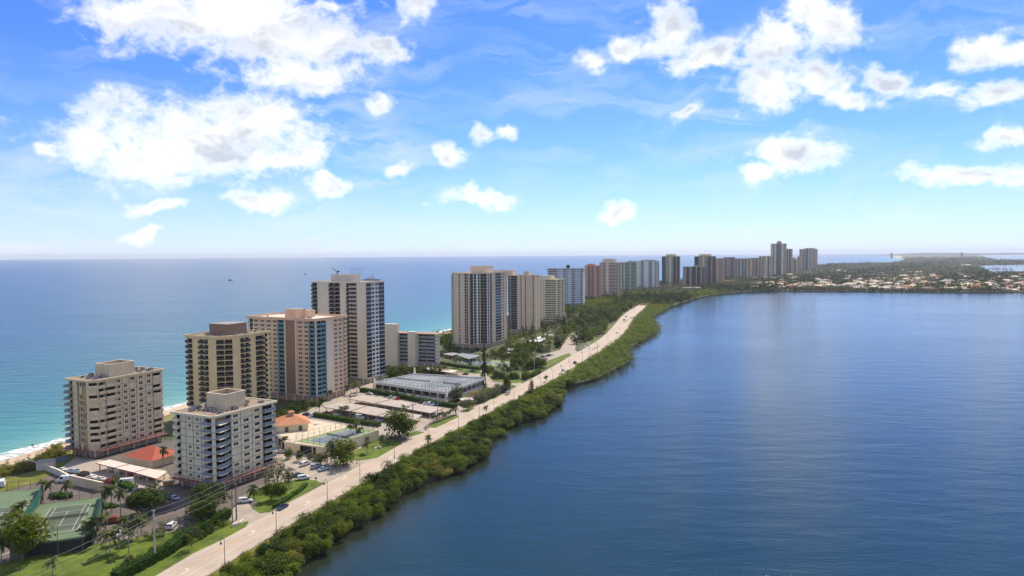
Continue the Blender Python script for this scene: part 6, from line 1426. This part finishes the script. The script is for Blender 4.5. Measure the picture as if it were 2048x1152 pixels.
# ================================================================== ship and boats on the sea
g = G(743, 561.5, -1.2); root = thing('cruise_ship', 'small grey cruise ship with a mast on the sea behind the tall cream tower', 'ship', (g.x, g.y, -1.2), R(6)); L_ = 56*g.y/2400
mb = MB(); hull = [(-L_/2, 0), (-L_*.42, -5), (L_*.3, -5), (L_/2, 0), (L_*.3, 5), (-L_*.42, 5)]; mb.prism(hull, 0, 5, 'car_grey'); mb.build('hull', root)
mb = MB(); mb.box((-1, 0, 7), (L_*.72, 8, 4), 'white_paint', 0, .92); mb.box((-1, 0, 10.6), (L_*.5, 7, 3.2), 'white_paint', 0, .85); mb.box((3, 0, 13.6), (L_*.2, 5, 2.8), 'white_paint', 0, .8); mb.build('superstructure', root)
mb = MB(); mb.bar((3, 0, 14), (3, 0, 27), .6, 'car_grey', 6, .3); mb.bar((0, 0, 19), (6, 0, 19), .3, 'car_grey'); mb.build('mast', root)
for u, v, lb in ((460, 561, 'tiny dark motor boat far out left of the tall tower'), (611, 549, 'tiny white boat near the horizon'), (1163, 563, 'small pale boat on the lagoon side of the pink tower')):
    if u > 1000: continue
    g = G(u, v, -1.2); mb = MB(); mb.prism([(-7, -2), (4, -2), (8, 0), (4, 2), (-7, 2)], 0, 2, 'white_paint' if u > 500 else 'car_navy'); mb.box((-1, 0, 3), (6, 3, 2), 'car_navy'); thing('motor_boat', lb, 'boat', (g.x, g.y, -1.2), 0, None, mb.mesh('motor_boat'))
# ================================================================== people
mat('skin', (.35, .2, .13)); mat('cloth_dark', (.05, .05, .08)); mat('cloth_white', (.6, .6, .58)); mat('cloth_teal', (.06, .12, .14))
def person(u, v, label, top, leg, z=0, stride=.25, rz=0):
    g = G(u, v, z); J = [(0, 0, .95), (0, 0, 1.2), (0, 0, 1.45), (0, 0, 1.55), (0, .02, 1.68), (-.18, 0, 1.42), (-.25, .05, 1.15), (-.24, .18, .93), (.18, 0, 1.42), (.25, -.05, 1.15), (.24, .02, .9), (-.1, 0, .9), (-.11, stride*.5, .5), (-.11, stride*.8, .06), (-.11, stride*.8+.15, .03), (.1, 0, .9), (.11, -stride*.4, .5), (.11, -stride*1.1, .08), (.11, -stride*1.1+.15, .03)]
    E_ = [(0, 1), (1, 2), (2, 3), (3, 4), (2, 5), (5, 6), (6, 7), (2, 8), (8, 9), (9, 10), (0, 11), (11, 12), (12, 13), (13, 14), (0, 15), (15, 16), (16, 17), (17, 18)]
    rad = [.15, .13, .16, .06, .11, .07, .05, .04, .07, .05, .04, .1, .07, .05, .04, .1, .07, .05, .04]
    me = bpy.data.meshes.new('person'); me.from_pydata(J, E_, []); o = thing('person', label, 'person', (g.x, g.y, z+(.0)), rz, None, me)
    md = o.modifiers.new('skin', 'SKIN'); sv = me.skin_vertices[0] if me.skin_vertices else None
    if sv is None:
        bm = bmesh.new(); bm.from_mesh(me); bm.verts.layers.skin.verify(); bm.to_mesh(me); bm.free(); sv = me.skin_vertices[0]
    for i, r_ in enumerate(rad): sv.data[i].radius = (r_, r_)
    sv.data[0].use_root = True
    md2 = o.modifiers.new('sub', 'SUBSURF'); md2.levels = 1; md2.render_levels = 1
    mt = bpy.data.materials.new('clothes'); mt.use_nodes = True; N = NT(mt.node_tree); out = N('ShaderNodeOutputMaterial'); sp = N('ShaderNodeSeparateXYZ', {0: N('ShaderNodeTexCoord').outputs['Object']})
    cr = N('ShaderNodeValToRGB', {'Fac': N('ShaderNodeMath', {0: sp.outputs[2], 1: 1.8}, operation='DIVIDE').outputs[0]}); cr.color_ramp.interpolation = 'CONSTANT'; e = cr.color_ramp.elements; e[0].position = 0; e[0].color = (.35, .2, .13, 1) if leg == 'skin' else leg+(1,); e[1].position = .51; e[1].color = top+(1,); x = e.new(.85); x.color = (.35, .2, .13, 1); x = e.new(.95); x.color = (.03, .02, .015, 1)
    b = N('ShaderNodeBsdfPrincipled', {'Base Color': cr.outputs[0], 'Roughness': .8}); mt.node_tree.links.new(b.outputs[0], out.inputs[0]); me.materials.append(mt)
person(64, 895, 'person in dark clothes walking on the beach, nearer the water', (.04, .04, .07), (.05, .05, .09), -.6, .3)
person(66.5, 896, 'person in a red top walking on the beach beside the dark dressed one', (.25, .05, .04), 'skin', -.5, .25, .4)
person(62, 1009, 'tennis player in dark clothes on the left green court', (.03, .05, .06), (.03, .03, .04), DZ, .3, 1)
person(888, 767, 'tennis player in dark clothes on the grey garage roof', (.03, .03, .04), (.03, .03, .04), gz, .3, 2)
# ================================================================== haze
def haze():
    mt = bpy.data.materials.new('haze'); mt.use_nodes = True; N = NT(mt.node_tree); out = N('ShaderNodeOutputMaterial')
    v = N('ShaderNodeVolumePrincipled', {'Color': (.80, .89, 1.0, 1), 'Density': HZ, 'Anisotropy': .2}); mt.node_tree.links.new(v.outputs[0], out.inputs['Volume']); MATS['haze'] = mt
    mb = MB(); mb.box((0, 0, 65), (66000, 66000, 142), 'haze'); mb.build('haze', kind='stuff')
HZ = 4e-5
haze()
